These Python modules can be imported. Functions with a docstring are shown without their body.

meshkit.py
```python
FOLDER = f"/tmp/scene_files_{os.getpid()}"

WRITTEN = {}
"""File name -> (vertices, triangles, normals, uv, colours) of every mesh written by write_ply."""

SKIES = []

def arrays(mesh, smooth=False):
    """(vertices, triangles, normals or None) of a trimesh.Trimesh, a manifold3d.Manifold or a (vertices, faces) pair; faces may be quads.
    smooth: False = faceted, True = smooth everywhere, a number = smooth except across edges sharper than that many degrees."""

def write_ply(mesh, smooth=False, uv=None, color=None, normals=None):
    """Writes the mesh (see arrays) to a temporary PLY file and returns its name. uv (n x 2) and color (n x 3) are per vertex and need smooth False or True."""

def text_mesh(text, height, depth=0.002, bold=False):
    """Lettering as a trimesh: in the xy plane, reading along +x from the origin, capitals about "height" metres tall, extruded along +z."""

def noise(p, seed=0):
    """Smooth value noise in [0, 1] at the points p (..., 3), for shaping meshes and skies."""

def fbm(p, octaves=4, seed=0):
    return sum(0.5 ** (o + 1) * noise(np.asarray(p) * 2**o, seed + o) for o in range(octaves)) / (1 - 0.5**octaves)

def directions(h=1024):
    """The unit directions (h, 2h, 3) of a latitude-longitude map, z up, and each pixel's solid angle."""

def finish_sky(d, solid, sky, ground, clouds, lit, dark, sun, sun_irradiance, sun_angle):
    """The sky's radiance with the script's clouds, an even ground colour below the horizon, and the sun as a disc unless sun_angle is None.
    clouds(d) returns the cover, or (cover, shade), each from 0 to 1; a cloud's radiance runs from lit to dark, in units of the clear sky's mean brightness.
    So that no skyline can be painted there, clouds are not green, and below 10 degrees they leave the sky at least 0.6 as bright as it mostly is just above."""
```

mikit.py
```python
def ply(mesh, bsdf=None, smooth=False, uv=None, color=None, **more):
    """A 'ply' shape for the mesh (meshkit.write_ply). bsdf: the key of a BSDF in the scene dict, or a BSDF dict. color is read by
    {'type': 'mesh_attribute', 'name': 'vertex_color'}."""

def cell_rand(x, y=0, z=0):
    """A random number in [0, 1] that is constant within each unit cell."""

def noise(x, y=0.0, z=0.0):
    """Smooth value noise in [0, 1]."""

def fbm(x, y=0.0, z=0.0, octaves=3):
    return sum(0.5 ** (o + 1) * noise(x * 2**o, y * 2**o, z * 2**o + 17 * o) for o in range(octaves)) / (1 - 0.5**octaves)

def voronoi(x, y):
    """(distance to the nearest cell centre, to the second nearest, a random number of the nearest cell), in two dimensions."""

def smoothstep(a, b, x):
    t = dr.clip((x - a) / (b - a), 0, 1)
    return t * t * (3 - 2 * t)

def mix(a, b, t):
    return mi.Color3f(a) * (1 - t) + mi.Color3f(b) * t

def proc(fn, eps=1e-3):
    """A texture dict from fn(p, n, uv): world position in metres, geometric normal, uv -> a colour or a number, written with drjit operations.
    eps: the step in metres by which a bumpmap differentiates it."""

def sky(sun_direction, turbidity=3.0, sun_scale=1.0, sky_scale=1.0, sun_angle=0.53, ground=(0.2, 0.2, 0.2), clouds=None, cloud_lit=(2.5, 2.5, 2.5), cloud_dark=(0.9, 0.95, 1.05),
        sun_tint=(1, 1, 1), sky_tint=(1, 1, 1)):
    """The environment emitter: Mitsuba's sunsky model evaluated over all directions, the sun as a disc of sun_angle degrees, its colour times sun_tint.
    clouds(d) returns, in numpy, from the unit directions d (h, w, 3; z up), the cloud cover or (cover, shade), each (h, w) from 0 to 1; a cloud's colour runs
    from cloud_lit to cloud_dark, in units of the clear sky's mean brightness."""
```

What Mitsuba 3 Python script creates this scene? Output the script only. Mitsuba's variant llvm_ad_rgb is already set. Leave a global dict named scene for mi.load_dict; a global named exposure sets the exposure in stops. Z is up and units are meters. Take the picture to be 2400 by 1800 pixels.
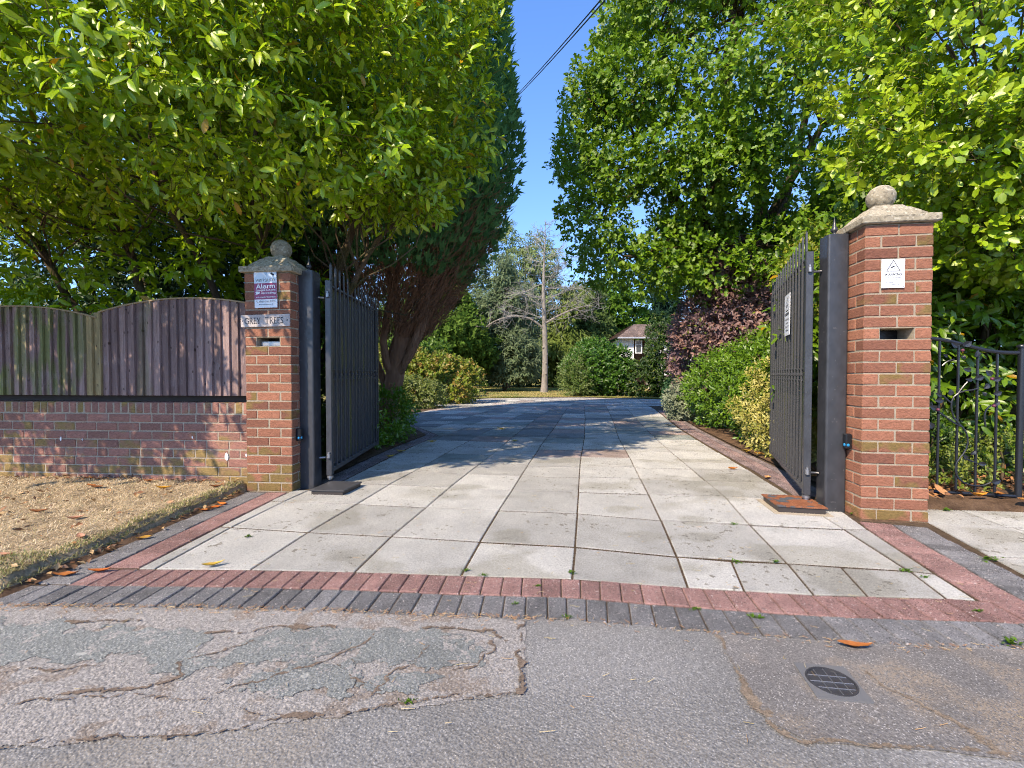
import math, numpy as np, trimesh, mitsuba as mi, drjit as dr, mikit, meshkit
from mikit import proc, noise, fbm, voronoi, cell_rand, smoothstep, mix
from shapely.geometry import Polygon, LineString, Point
from shapely import affinity
T = mi.ScalarTransform4f
scene, labels, used = {}, {}, set()

# ---------------------------------------------------------------- camera, sky, exposure
PITCH = math.radians(1.22)
CAM = np.array([0.0, 0.0, 1.07])
scene['camera'] = {'type': 'perspective', 'fov': 2 * math.degrees(math.atan(1200 / 1080.0)), 'fov_axis': 'x', 'near_clip': 0.05, 'far_clip': 3000.0,
                   'to_world': T().look_at(origin=CAM.tolist(), target=(CAM + [0, math.cos(PITCH), -math.sin(PITCH)]).tolist(), up=[0, 0, 1])}
SUN_AZ, SUN_EL = math.radians(38), math.radians(41)
SUN = [-math.sin(SUN_AZ) * math.cos(SUN_EL), -math.cos(SUN_AZ) * math.cos(SUN_EL), math.sin(SUN_EL)]
scene['sky_light'] = mikit.sky(SUN, turbidity=2.4, sky_tint=(0.80, 0.92, 1.16), sun_tint=(0.97, 0.99, 1.05), sun_scale=0.60)
exposure = 3.1

# ---------------------------------------------------------------- helpers
def lin(r, g, b):
    return [((c / 255 + 0.055) / 1.055) ** 2.4 if c > 10 else c / 255 / 12.92 for c in (r, g, b)]

def newkey(name, parent=None):
    base = f'{parent}__{name}' if parent else name
    key, i = base, 0
    while key in used:
        i += 1
        key = f'{base}_{i:03d}'
    used.add(key)
    return key

def thing(name, label, cat, group=None):
    k = newkey(name)
    labels[k] = {'label': label, 'category': cat}
    if group:
        labels[k]['group'] = group
    return k

def add(name, mesh, bsdf, parent=None, smooth=False, uv=None, color=None, label=None, cat=None, group=None, kind=None):
    k = newkey(name, parent)
    scene[k] = mikit.ply(mesh, bsdf, smooth=smooth, uv=uv, color=color)
    d = {n: v for n, v in (('label', label), ('category', cat), ('group', group), ('kind', kind)) if v}
    if d:
        labels[k] = d
    return k

def cat_(ms):
    return trimesh.util.concatenate(ms)

def box(x0, x1, y0, y1, z0, z1):
    m = trimesh.creation.box(extents=[x1 - x0, y1 - y0, z1 - z0])
    m.apply_translation([(x0 + x1) / 2, (y0 + y1) / 2, (z0 + z1) / 2])
    return m

def hull(pts):
    return trimesh.convex.convex_hull(np.asarray(pts, float))

def bevel_box(x0, x1, y0, y1, z0, z1, b=0.004, rng=None, j=0.0):
    pts = []
    for sx in (0, 1):
        for sy in (0, 1):
            for sz in (0, 1):
                c = np.array([(x0, x1)[sx], (y0, y1)[sy], (z0, z1)[sz]])
                if rng is not None and j:
                    c = c + rng.uniform(-j, j, 3)
                s = np.array([1 - 2 * sx, 1 - 2 * sy, 1 - 2 * sz]) * b
                for a in range(3):
                    o = s.copy(); o[a] = 0
                    pts.append(c + o)
    return hull(pts)

def prism(poly, z0, z1):
    m = trimesh.creation.extrude_polygon(poly, z1 - z0, engine='earcut')
    m.apply_translation([0, 0, z0])
    return m

def bevel_prism(corners, z0, z1, b=0.004):
    """A convex slab from its plan corners, its upper edge chamfered."""
    p = Polygon(corners)
    q = p.buffer(-b, join_style=2)
    pts = [(x, y, z0) for x, y in list(p.exterior.coords)[:-1]] + [(x, y, z1 - b) for x, y in list(p.exterior.coords)[:-1]]
    pts += [(x, y, z1) for x, y in list(q.exterior.coords)[:-1]]
    return hull(pts)

def frame(o, r, b):
    """Matrix of a local frame: x along r, y along b, z up."""
    m = np.eye(4)
    m[:3, 0], m[:3, 1], m[:3, 2], m[:3, 3] = r, b, [0, 0, 1], o
    return m

def moved(mesh, m):
    mesh = mesh.copy()
    mesh.apply_transform(m)
    return mesh

def cuv(mesh, u, v):
    """A constant uv: the piece's own tone and weathering, read by its material."""
    return np.tile([u, v], (len(mesh.vertices), 1))

def tube(points, radii, sides=6, cap=True):
    p = np.asarray(points, float)
    n = len(p)
    r = np.broadcast_to(np.asarray(radii, float), (n,))
    t = np.gradient(p, axis=0)
    t /= np.linalg.norm(t, axis=1, keepdims=True) + 1e-12
    a = np.cross(t[0], [0, 0, 1.0] if abs(t[0][2]) < 0.9 else [1.0, 0, 0])
    A = []
    for i in range(n):
        a = a - t[i] * (a @ t[i])
        a /= np.linalg.norm(a) + 1e-12
        A.append(a)
    A = np.array(A)
    B = np.cross(t, A)
    g = np.arange(sides) * 2 * np.pi / sides
    v = (p[:, None] + r[:, None, None] * (np.cos(g)[None, :, None] * A[:, None] + np.sin(g)[None, :, None] * B[:, None])).reshape(-1, 3)
    i, j = np.meshgrid(np.arange(n - 1), np.arange(sides), indexing='ij')
    a0, a1, b0, b1 = i * sides + j, i * sides + (j + 1) % sides, (i + 1) * sides + j, (i + 1) * sides + (j + 1) % sides
    f = np.concatenate([np.stack([a0, a1, b1], -1).reshape(-1, 3), np.stack([a0, b1, b0], -1).reshape(-1, 3)])
    if cap:
        v = np.vstack([v, p[:1], p[-1:]])
        jj = np.arange(sides)
        f = np.vstack([f, np.stack([(jj + 1) % sides, jj, jj * 0 + n * sides], 1), np.stack([(n - 1) * sides + jj, (n - 1) * sides + (jj + 1) % sides, jj * 0 + n * sides + 1], 1)])
    return trimesh.Trimesh(v, f, process=False)

def sticks(A, B, ra, rb, sides=3):
    """Many straight tapered sticks in one mesh."""
    A, B = np.asarray(A, float), np.asarray(B, float)
    t = B - A
    t /= np.linalg.norm(t, axis=1, keepdims=True) + 1e-12
    a = np.cross(t, np.where(np.abs(t[:, 2:]) < 0.9, [[0, 0, 1.0]], [[1.0, 0, 0]]))
    a /= np.linalg.norm(a, axis=1, keepdims=True) + 1e-12
    b = np.cross(t, a)
    g = np.arange(sides) * 2 * np.pi / sides
    o = np.cos(g)[None, :, None] * a[:, None] + np.sin(g)[None, :, None] * b[:, None]
    ra, rb = np.broadcast_to(ra, (len(A),)), np.broadcast_to(rb, (len(A),))
    v = np.concatenate([A[:, None] + o * ra[:, None, None], B[:, None] + o * rb[:, None, None]], 1).reshape(-1, 3)
    j = np.arange(sides)
    f = np.vstack([np.stack([j, (j + 1) % sides, sides + (j + 1) % sides], 1), np.stack([j, sides + (j + 1) % sides, sides + j], 1)])
    F = (f[None] + (np.arange(len(A)) * 2 * sides)[:, None, None]).reshape(-1, 3)
    return trimesh.Trimesh(v, F, process=False)

def lathe(profile, center, n=24):
    m = trimesh.creation.revolve(np.asarray(profile, float), sections=n)
    m.apply_translation(center)
    return m

def unit(v):
    v = np.asarray(v, float)
    return v / (np.linalg.norm(v, axis=-1, keepdims=True) + 1e-12)

def wobble(poly, amp, freq, step=0.02, seed=0):
    """An irregular outline: the polygon's edge displaced by noise."""
    L = poly.exterior.length
    n = max(12, int(L / step))
    pts = np.array([poly.exterior.interpolate(i / n * L).coords[0] for i in range(n)])
    q = np.c_[pts * freq, np.zeros(n)]
    off = np.c_[meshkit.fbm(q, 3, seed), meshkit.fbm(q + 7.3, 3, seed + 9)] - 0.5
    p = Polygon(pts + off * 2 * amp).buffer(0)
    return max(getattr(p, 'geoms', [p]), key=lambda g: g.area)

def ribbon(points, w, seed=0, step=0.02, amp=0.6):
    """A strip of uneven width along a line, as a polygon."""
    l = LineString(points)
    n = max(4, int(l.length / step))
    c = np.array([l.interpolate(i / n * l.length).coords[0] for i in range(n + 1)])
    c = c + (np.c_[meshkit.fbm(np.c_[c * 9, 0 * c[:, 0]], 3, seed), meshkit.fbm(np.c_[c * 9 + 5, 0 * c[:, 0]], 3, seed + 3)] - 0.5) * 0.05
    t = unit(np.gradient(c, axis=0))
    nrm = np.c_[-t[:, 1], t[:, 0]]
    k = np.arange(n + 1)
    wl = w * (0.15 + amp * 2.2 * np.clip(meshkit.fbm(np.c_[c * 14, 0 * k], 3, seed + 5) - 0.25, 0, 1))
    wr = w * (0.15 + amp * 2.2 * np.clip(meshkit.fbm(np.c_[c * 14 + 3, 0 * k], 3, seed + 8) - 0.25, 0, 1))
    p = Polygon(np.vstack([c + nrm * wl[:, None], (c - nrm * wr[:, None])[::-1]])).buffer(0)
    return p

def sheet(poly, z):
    """A flat sheet facing up (as a thin mesh of triangles)."""
    ms = []
    for g in getattr(poly, 'geoms', [poly]):
        if g.area < 1e-6:
            continue
        v, f = trimesh.creation.triangulate_polygon(g, engine='earcut')
        ms.append(trimesh.Trimesh(np.c_[v, np.full(len(v), z)], f, process=False))
    m = cat_(ms)
    n = np.cross(m.vertices[m.faces[:, 1]] - m.vertices[m.faces[:, 0]], m.vertices[m.faces[:, 2]] - m.vertices[m.faces[:, 0]])
    f = m.faces.copy()
    f[n[:, 2] < 0] = f[n[:, 2] < 0][:, ::-1]
    return trimesh.Trimesh(m.vertices, f, process=False)

# ---------------------------------------------------------------- materials
def C(*c):
    return mi.Color3f(*c)

def rough(col, r=0.8, spec=0.3):
    return {'type': 'twosided', 'bsdf': {'type': 'principled', 'base_color': col if isinstance(col, dict) else {'type': 'rgb', 'value': list(col)}, 'roughness': r, 'specular': spec}}

def bumped(b, fn, scale=1.0, eps=1e-3):
    return {'type': 'twosided', 'bsdf': {'type': 'bumpmap', 'arbitrary': proc(fn, eps), 'scale': scale, 'bsdf': b['bsdf']}}

def brick_col(p, n, uv):
    g = fbm(p.x * 70, p.y * 70, p.z * 110, 3)
    s = noise(p.x * 420, p.y * 420, p.z * 420)
    base = mix(C(0.160, 0.070, 0.048), C(0.32, 0.143, 0.088), uv.x)
    c = base * (0.55 + 0.9 * g) * (0.86 + 0.28 * s)
    f = fbm(p.x * 9, p.y * 9, p.z * 9, 3)
    moss = smoothstep(0.62 - 0.45 * uv.y, 0.80 - 0.35 * uv.y, f) * smoothstep(0.02, 0.2, uv.y)
    c = mix(c, C(0.17, 0.125, 0.042) * (0.6 + 0.8 * g), 0.85 * moss)
    pit = smoothstep(0.80, 0.88, noise(p.x * 190, p.y * 190, p.z * 190))
    return mix(c, C(0.05, 0.03, 0.025), 0.5 * pit)

def brick_bump(p, n, uv):
    return 0.0018 * fbm(p.x * 90, p.y * 90, p.z * 200, 3)

scene['mat_brick'] = bumped(rough(proc(brick_col), 0.9, 0.2), brick_bump)

def wallbrick_col(p, n, uv):
    g = fbm(p.x * 60, p.y * 60, p.z * 90, 3)
    s = noise(p.x * 400, p.y * 400, p.z * 400)
    base = mix(C(0.185, 0.100, 0.080), C(0.34, 0.168, 0.130), uv.x)
    c = base * (0.55 + 0.9 * g) * (0.86 + 0.28 * s)
    moss = smoothstep(0.60 - 0.4 * uv.y, 0.78 - 0.3 * uv.y, fbm(p.x * 7, p.y * 7, p.z * 7, 3)) * smoothstep(0.02, 0.2, uv.y)
    c = mix(c, C(0.23, 0.17, 0.06) * (0.6 + 0.8 * g), 0.85 * moss)
    pale = smoothstep(0.70, 0.78, fbm(p.x * 13, p.y * 13, p.z * 6 + 4, 3))
    return mix(c, C(0.24, 0.20, 0.18), 0.35 * pale)

scene['mat_wall_brick'] = bumped(rough(proc(wallbrick_col), 0.9, 0.2), brick_bump)

def mortar_col(p, n, uv):
    g = fbm(p.x * 45, p.y * 45, p.z * 45, 3)
    return mix(C(0.24, 0.20, 0.145), C(0.40, 0.345, 0.265), g) * (0.8 + 0.4 * noise(p.x * 500, p.y * 500, p.z * 500))

scene['mat_mortar'] = rough(proc(mortar_col), 0.95, 0.1)

scene['mat_wall_mortar'] = rough(proc(lambda p, n, uv: mix(C(0.26, 0.22, 0.17), C(0.42, 0.365, 0.285), fbm(p.x * 30, p.y * 30, p.z * 30, 3))), 0.95, 0.1)

def stone_col(p, n, uv):
    g = fbm(p.x * 22, p.y * 22, p.z * 22, 4)
    c = mix(C(0.23, 0.20, 0.145), C(0.40, 0.355, 0.265), g)
    l = smoothstep(0.56, 0.66, fbm(p.x * 55, p.y * 55, p.z * 55, 3))
    c = mix(c, C(0.085, 0.075, 0.058), 0.5 * l)
    w = smoothstep(0.70, 0.74, noise(p.x * 60 + 3, p.y * 60, p.z * 60))
    c = mix(c, C(0.5, 0.47, 0.38), 0.6 * w)
    return c * (0.78 + 0.44 * noise(p.x * 380, p.y * 380, p.z * 380))

scene['mat_stone'] = bumped(rough(proc(stone_col), 0.92, 0.15), lambda p, n, uv: 0.003 * fbm(p.x * 70, p.y * 70, p.z * 70, 3))

def slab_col(p, n, uv):
    g = fbm(p.x * 6, p.y * 6, 0.0, 3)
    s = noise(p.x * 170, p.y * 170, 3.0)
    s2 = noise(p.x * 420, p.y * 420, 9.0)
    base = mix(C(0.265, 0.259, 0.238), C(0.375, 0.368, 0.34), uv.x)
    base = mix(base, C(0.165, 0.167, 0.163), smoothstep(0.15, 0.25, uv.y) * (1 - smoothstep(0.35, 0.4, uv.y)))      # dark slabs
    base = mix(base, C(0.255, 0.205, 0.185), smoothstep(0.45, 0.5, uv.y) * (1 - smoothstep(0.65, 0.7, uv.y)))       # pink slabs
    base = mix(base, C(0.195, 0.21, 0.195), smoothstep(0.75, 0.8, uv.y))                                            # greenish slabs
    c = base * (0.82 + 0.36 * g) * (0.82 + 0.36 * s) * (0.88 + 0.24 * s2)
    spot = smoothstep(0.70, 0.76, fbm(p.x * 34, p.y * 34, 5.0, 3)) * smoothstep(0.45, 0.6, fbm(p.x * 3.1, p.y * 3.1, 2.0, 2))
    c = mix(c, C(0.12, 0.105, 0.08), 0.75 * spot)
    blot = smoothstep(0.52, 0.68, fbm(p.x * 2.3 + 5, p.y * 3.0, 8.0, 3))
    return mix(c, c * C(0.80, 0.79, 0.75), blot)

scene['mat_slab'] = bumped(rough(proc(slab_col), 0.9, 0.2), lambda p, n, uv: 0.0016 * fbm(p.x * 150, p.y * 150, 1.0, 2))

def paver_col(p, n, uv):
    g = fbm(p.x * 14, p.y * 14, 1.0, 3)
    base = mix(C(0.138, 0.136, 0.138), C(0.212, 0.126, 0.113), smoothstep(0.4, 0.6, uv.x))
    c = base * (0.72 + 0.56 * g) * (0.78 + 0.44 * uv.y)
    s = cell_rand(dr.floor(p.x * 230), dr.floor(p.y * 230), 4)
    c = c * (0.72 + 0.56 * noise(p.x * 210, p.y * 210, 2.0))
    f = smoothstep(0.86, 0.9, noise(p.x * 150, p.y * 150, 7.0))
    c = mix(c, C(0.45, 0.40, 0.38), 0.7 * f)
    return mix(c, c * 0.5, smoothstep(0.86, 0.88, s))

scene['mat_paver'] = bumped(rough(proc(paver_col), 0.9, 0.2), lambda p, n, uv: 0.0015 * noise(p.x * 190, p.y * 190, 1.0))

def tarmac_grain(p, a, b):
    v1, _, r1 = voronoi(p.x * 190, p.y * 190)
    s = noise(p.x * 260, p.y * 260, 3.0)
    c = mix(a, b, r1) * (0.72 + 0.56 * s)
    pale = smoothstep(0.90, 0.94, r1) * smoothstep(0.45, 0.25, v1)
    return mix(c, C(0.42, 0.40, 0.38), 0.8 * pale)

def tarmac_col(p, n, uv):
    g = fbm(p.x * 2.4, p.y * 2.4, 1.0, 4)
    c = tarmac_grain(p, C(0.152, 0.148, 0.142), C(0.226, 0.221, 0.213)) * (0.75 + 0.5 * g)
    sand = smoothstep(0.55, 0.72, fbm(p.x * 3.0 + 9, p.y * 3.0, 6.0, 4)) * smoothstep(0.3, 0.7, noise(p.x * 330, p.y * 330, 8.0))
    return mix(c, C(0.28, 0.24, 0.19), 0.45 * sand)

scene['mat_tarmac'] = bumped(rough(proc(tarmac_col), 0.85, 0.3), lambda p, n, uv: 0.003 * noise(p.x * 150, p.y * 150, 2.0))

def trench_col(p, n, uv):
    g = fbm(p.x * 3.4, p.y * 3.4, 4.0, 4)
    c = tarmac_grain(p, C(0.118, 0.111, 0.106), C(0.180, 0.169, 0.160)) * (0.75 + 0.5 * g)
    sand = smoothstep(0.44, 0.66, fbm(p.x * 5.0 + 2, p.y * 5.0, 6.0, 4)) * smoothstep(0.25, 0.65, noise(p.x * 300, p.y * 300, 8.0))
    return mix(c, C(0.30, 0.235, 0.165), 0.55 * sand)

scene['mat_trench'] = bumped(rough(proc(trench_col), 0.88, 0.2), lambda p, n, uv: 0.003 * noise(p.x * 150, p.y * 150, 2.0))

def worn_col(p, n, uv):
    c = tarmac_grain(p, C(0.190, 0.179, 0.168), C(0.272, 0.257, 0.242))
    d = smoothstep(0.56, 0.68, fbm(p.x * 11, p.y * 11, 3.0, 4))
    c = mix(c, C(0.16, 0.115, 0.08) * (0.6 + 0.8 * noise(p.x * 200, p.y * 200, 1.0)), 0.45 * d)
    chip = smoothstep(0.66, 0.74, noise(p.x * 150, p.y * 150, 5.0))
    return mix(c, C(0.42, 0.385, 0.355), 0.45 * chip)

scene['mat_worn'] = bumped(rough(proc(worn_col), 0.92, 0.15), lambda p, n, uv: 0.0045 * fbm(p.x * 130, p.y * 130, 2.0, 2))

def island_col(p, n, uv):
    g = fbm(p.x * 4, p.y * 4, 7.0, 3)
    c = tarmac_grain(p, C(0.135, 0.142, 0.136), C(0.215, 0.224, 0.215)) * (0.8 + 0.4 * g)
    w = smoothstep(0.60, 0.72, fbm(p.x * 16, p.y * 16, 1.0, 4)) * smoothstep(0.4, 0.6, noise(p.x * 130, p.y * 130, 1.0))
    c = mix(c, C(0.36, 0.32, 0.30), 0.55 * w)
    lich = smoothstep(0.955, 0.975, noise(p.x * 11, p.y * 15, 2.0))
    return mix(c, C(0.36, 0.36, 0.33), 0.8 * lich)

scene['mat_island'] = bumped(rough(proc(island_col), 0.85, 0.3), lambda p, n, uv: 0.003 * noise(p.x * 150, p.y * 150, 2.0))

def dirt_col(p, n, uv):
    g = fbm(p.x * 60, p.y * 60, p.z * 60, 3)
    return mix(C(0.055, 0.038, 0.027), C(0.19, 0.13, 0.085), g) * (0.6 + 0.8 * noise(p.x * 260, p.y * 260, 1.0))

scene['mat_dirt'] = rough(proc(dirt_col), 0.95, 0.1)

scene['mat_joint'] = rough(proc(lambda p, n, uv: mix(C(0.035, 0.026, 0.018), C(0.105, 0.075, 0.05), fbm(p.x * 50, p.y * 50, 1.0, 3))), 0.95, 0.1)
scene['mat_crack'] = rough(proc(lambda p, n, uv: mix(C(0.10, 0.076, 0.058), C(0.22, 0.17, 0.13), fbm(p.x * 70, p.y * 70, 1.0, 3)) * (0.7 + 0.6 * noise(p.x * 260, p.y * 260, 1.0))), 0.95, 0.1)
scene['mat_sand'] = rough(proc(lambda p, n, uv: mix(C(0.12, 0.092, 0.068), C(0.27, 0.215, 0.16), fbm(p.x * 60, p.y * 60, 1.0, 3)) * (0.7 + 0.6 * noise(p.x * 260, p.y * 260, 1.0))), 0.95, 0.1)

def soil_col(p, n, uv):
    g = fbm(p.x * 14, p.y * 14, p.z * 14, 4)
    return mix(C(0.035, 0.022, 0.014), C(0.15, 0.095, 0.06), g) * (0.6 + 0.8 * noise(p.x * 160, p.y * 160, p.z * 160))

scene['mat_soil'] = bumped(rough(proc(soil_col), 0.95, 0.1), lambda p, n, uv: 0.012 * fbm(p.x * 30, p.y * 30, 2.0, 3))

def dry_col(p, n, uv):
    g = fbm(p.x * 7, p.y * 7, 1.0, 4)
    c = mix(C(0.20, 0.145, 0.09), C(0.38, 0.30, 0.19), g)
    return c * (0.6 + 0.8 * noise(p.x * 190, p.y * 120, 1.0))

scene['mat_dry_ground'] = rough(proc(dry_col), 0.95, 0.1)

def lawn_col(p, n, uv):
    g = fbm(p.x * 0.7, p.y * 0.7, 1.0, 4)
    h = noise(p.x * 12, p.y * 12, 3.0)
    c = mix(C(0.10, 0.12, 0.030), C(0.24, 0.19, 0.07), smoothstep(0.3, 0.7, g))
    return c * (0.7 + 0.6 * h)

scene['mat_lawn'] = bumped(rough(proc(lawn_col), 0.95, 0.1), lambda p, n, uv: 0.03 * noise(p.x * 14, p.y * 14, 2.0))

def metal_col(p, n, uv):
    g = fbm(p.x * 25, p.y * 25, p.z * 12, 3)
    c = mix(C(0.026, 0.027, 0.031), C(0.050, 0.052, 0.060), g)
    chip = smoothstep(0.90, 0.93, noise(p.x * 60, p.y * 60, p.z * 40))
    return mix(c, C(0.13, 0.125, 0.12), 0.4 * chip)

scene['mat_black_paint'] = {'type': 'twosided', 'bsdf': {'type': 'bumpmap', 'arbitrary': proc(lambda p, n, uv: 0.0012 * fbm(p.x * 40, p.y * 40, p.z * 25, 3)), 'scale': 1.0,
                            'bsdf': {'type': 'principled', 'base_color': proc(metal_col), 'roughness': 0.36, 'specular': 0.6}}}

def sheetmetal_col(p, n, uv):
    g = fbm(p.x * 9, p.y * 9, p.z * 2, 3)
    c = mix(C(0.044, 0.045, 0.050), C(0.056, 0.057, 0.062), g)
    al = smoothstep(0.50, 0.66, fbm(p.x * 16, p.y * 16, p.z * 1.6, 3)) * smoothstep(0.35, 0.6, fbm(p.x * 3, p.y * 3, p.z * 1.5 + 3, 2))
    return mix(c, C(0.12, 0.125, 0.022), 0.7 * al)

scene['mat_gate_bar'] = {'type': 'twosided', 'bsdf': {'type': 'principled', 'base_color': {'type': 'rgb', 'value': [0.050, 0.051, 0.056]}, 'roughness': 0.42, 'specular': 0.55}}
scene['mat_gate_sheet'] = rough(proc(sheetmetal_col), 0.5, 0.5)
scene['mat_iron'] = {'type': 'twosided', 'bsdf': {'type': 'principled', 'base_color': {'type': 'rgb', 'value': [0.014, 0.016, 0.022]}, 'roughness': 0.33, 'specular': 0.6}}
scene['mat_iron_pink'] = rough([0.12, 0.03, 0.06], 0.45, 0.5)
scene['mat_galvanised'] = {'type': 'twosided', 'bsdf': {'type': 'principled', 'base_color': {'type': 'rgb', 'value': [0.36, 0.36, 0.37]}, 'metallic': 0.85, 'roughness': 0.42}}

def rust_col(p, n, uv):
    g = fbm(p.x * 14, p.y * 14, 2.0, 4)
    r = smoothstep(0.40, 0.46, g)
    rust = mix(C(0.12, 0.044, 0.02), C(0.29, 0.11, 0.048), fbm(p.x * 40, p.y * 40, 1.0, 3))
    return mix(C(0.075, 0.078, 0.082), rust, r) * (0.8 + 0.4 * noise(p.x * 200, p.y * 200, 1.0))

scene['mat_rust'] = rough(proc(rust_col), 0.7, 0.4)
scene['mat_surround'] = rough([0.135, 0.135, 0.138], 0.8, 0.3)
scene['mat_plate_side'] = rough([0.045, 0.036, 0.032], 0.5, 0.5)
scene['mat_plate_dark'] = rough([0.05, 0.05, 0.054], 0.45, 0.5)
scene['mat_black_plastic'] = rough([0.012, 0.013, 0.016], 0.3, 0.5)
scene['mat_blue_lens'] = rough([0.02, 0.22, 0.45], 0.12, 0.6)

def wood_col(p, n, uv):
    gx = p.x * 60 + 40 * uv.x
    grain = fbm(gx, p.y * 60, p.z * 3.0 + 30 * uv.x, 4)
    fine = noise(p.x * 500, p.y * 400, p.z * 14 + 60 * uv.x)
    base = mix(C(0.155, 0.106, 0.100), C(0.28, 0.198, 0.185), uv.x)
    base = mix(base, C(0.26, 0.205, 0.105), smoothstep(0.85, 0.9, uv.y))
    c = base * (0.55 + 0.9 * grain) * (0.8 + 0.4 * fine)
    kx, _, kr = voronoi(p.x * 9 + 17 * uv.x, p.z * 5.5)
    c = mix(c, C(0.035, 0.02, 0.015), 0.8 * smoothstep(0.09, 0.05, kx) * smoothstep(0.4, 0.5, kr))
    alg = smoothstep(0.40, 0.62, fbm(p.x * 12, p.y * 12, p.z * 2.2, 3)) * smoothstep(0.1, 0.6, uv.y) * (1 - smoothstep(0.85, 0.9, uv.y))
    c = mix(c, C(0.135, 0.165, 0.045) * (0.6 + 0.8 * grain), 0.75 * alg)
    lime = smoothstep(0.60, 0.66, fbm(p.x * 5, p.y * 5, p.z * 5 + 20, 4)) * smoothstep(0.4, 0.6, fine)
    return mix(c, C(0.28, 0.23, 0.23), 0.35 * lime)

scene['mat_wood'] = bumped(rough(proc(wood_col), 0.85, 0.2), lambda p, n, uv: 0.0015 * noise(p.x * 320, p.y * 300, p.z * 7))
scene['mat_wood_trim'] = rough([0.30, 0.22, 0.13], 0.8, 0.2)
scene['mat_black_rail'] = rough([0.075, 0.058, 0.05], 0.85, 0.2)
scene['mat_white_sign'] = rough([0.74, 0.76, 0.80], 0.35, 0.5)
scene['mat_sign_blue'] = rough([0.36, 0.48, 0.60], 0.35, 0.5)
scene['mat_sign_pale_blue'] = rough([0.58, 0.67, 0.76], 0.35, 0.5)
scene['mat_maroon'] = rough([0.27, 0.035, 0.11], 0.35, 0.5)
scene['mat_sign_grey'] = rough([0.10, 0.11, 0.13], 0.5, 0.4)
scene['mat_sign_black'] = rough([0.02, 0.022, 0.03], 0.5, 0.4)

def plate_col(p, n, uv):
    g = fbm(p.x * 12, p.y * 12, p.z * 12, 4)
    return mix(C(0.38, 0.335, 0.32), C(0.54, 0.49, 0.465), g) * (0.85 + 0.3 * noise(p.x * 260, p.y * 260, p.z * 260))

scene['mat_plate_stone'] = rough(proc(plate_col), 0.9, 0.2)

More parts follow.
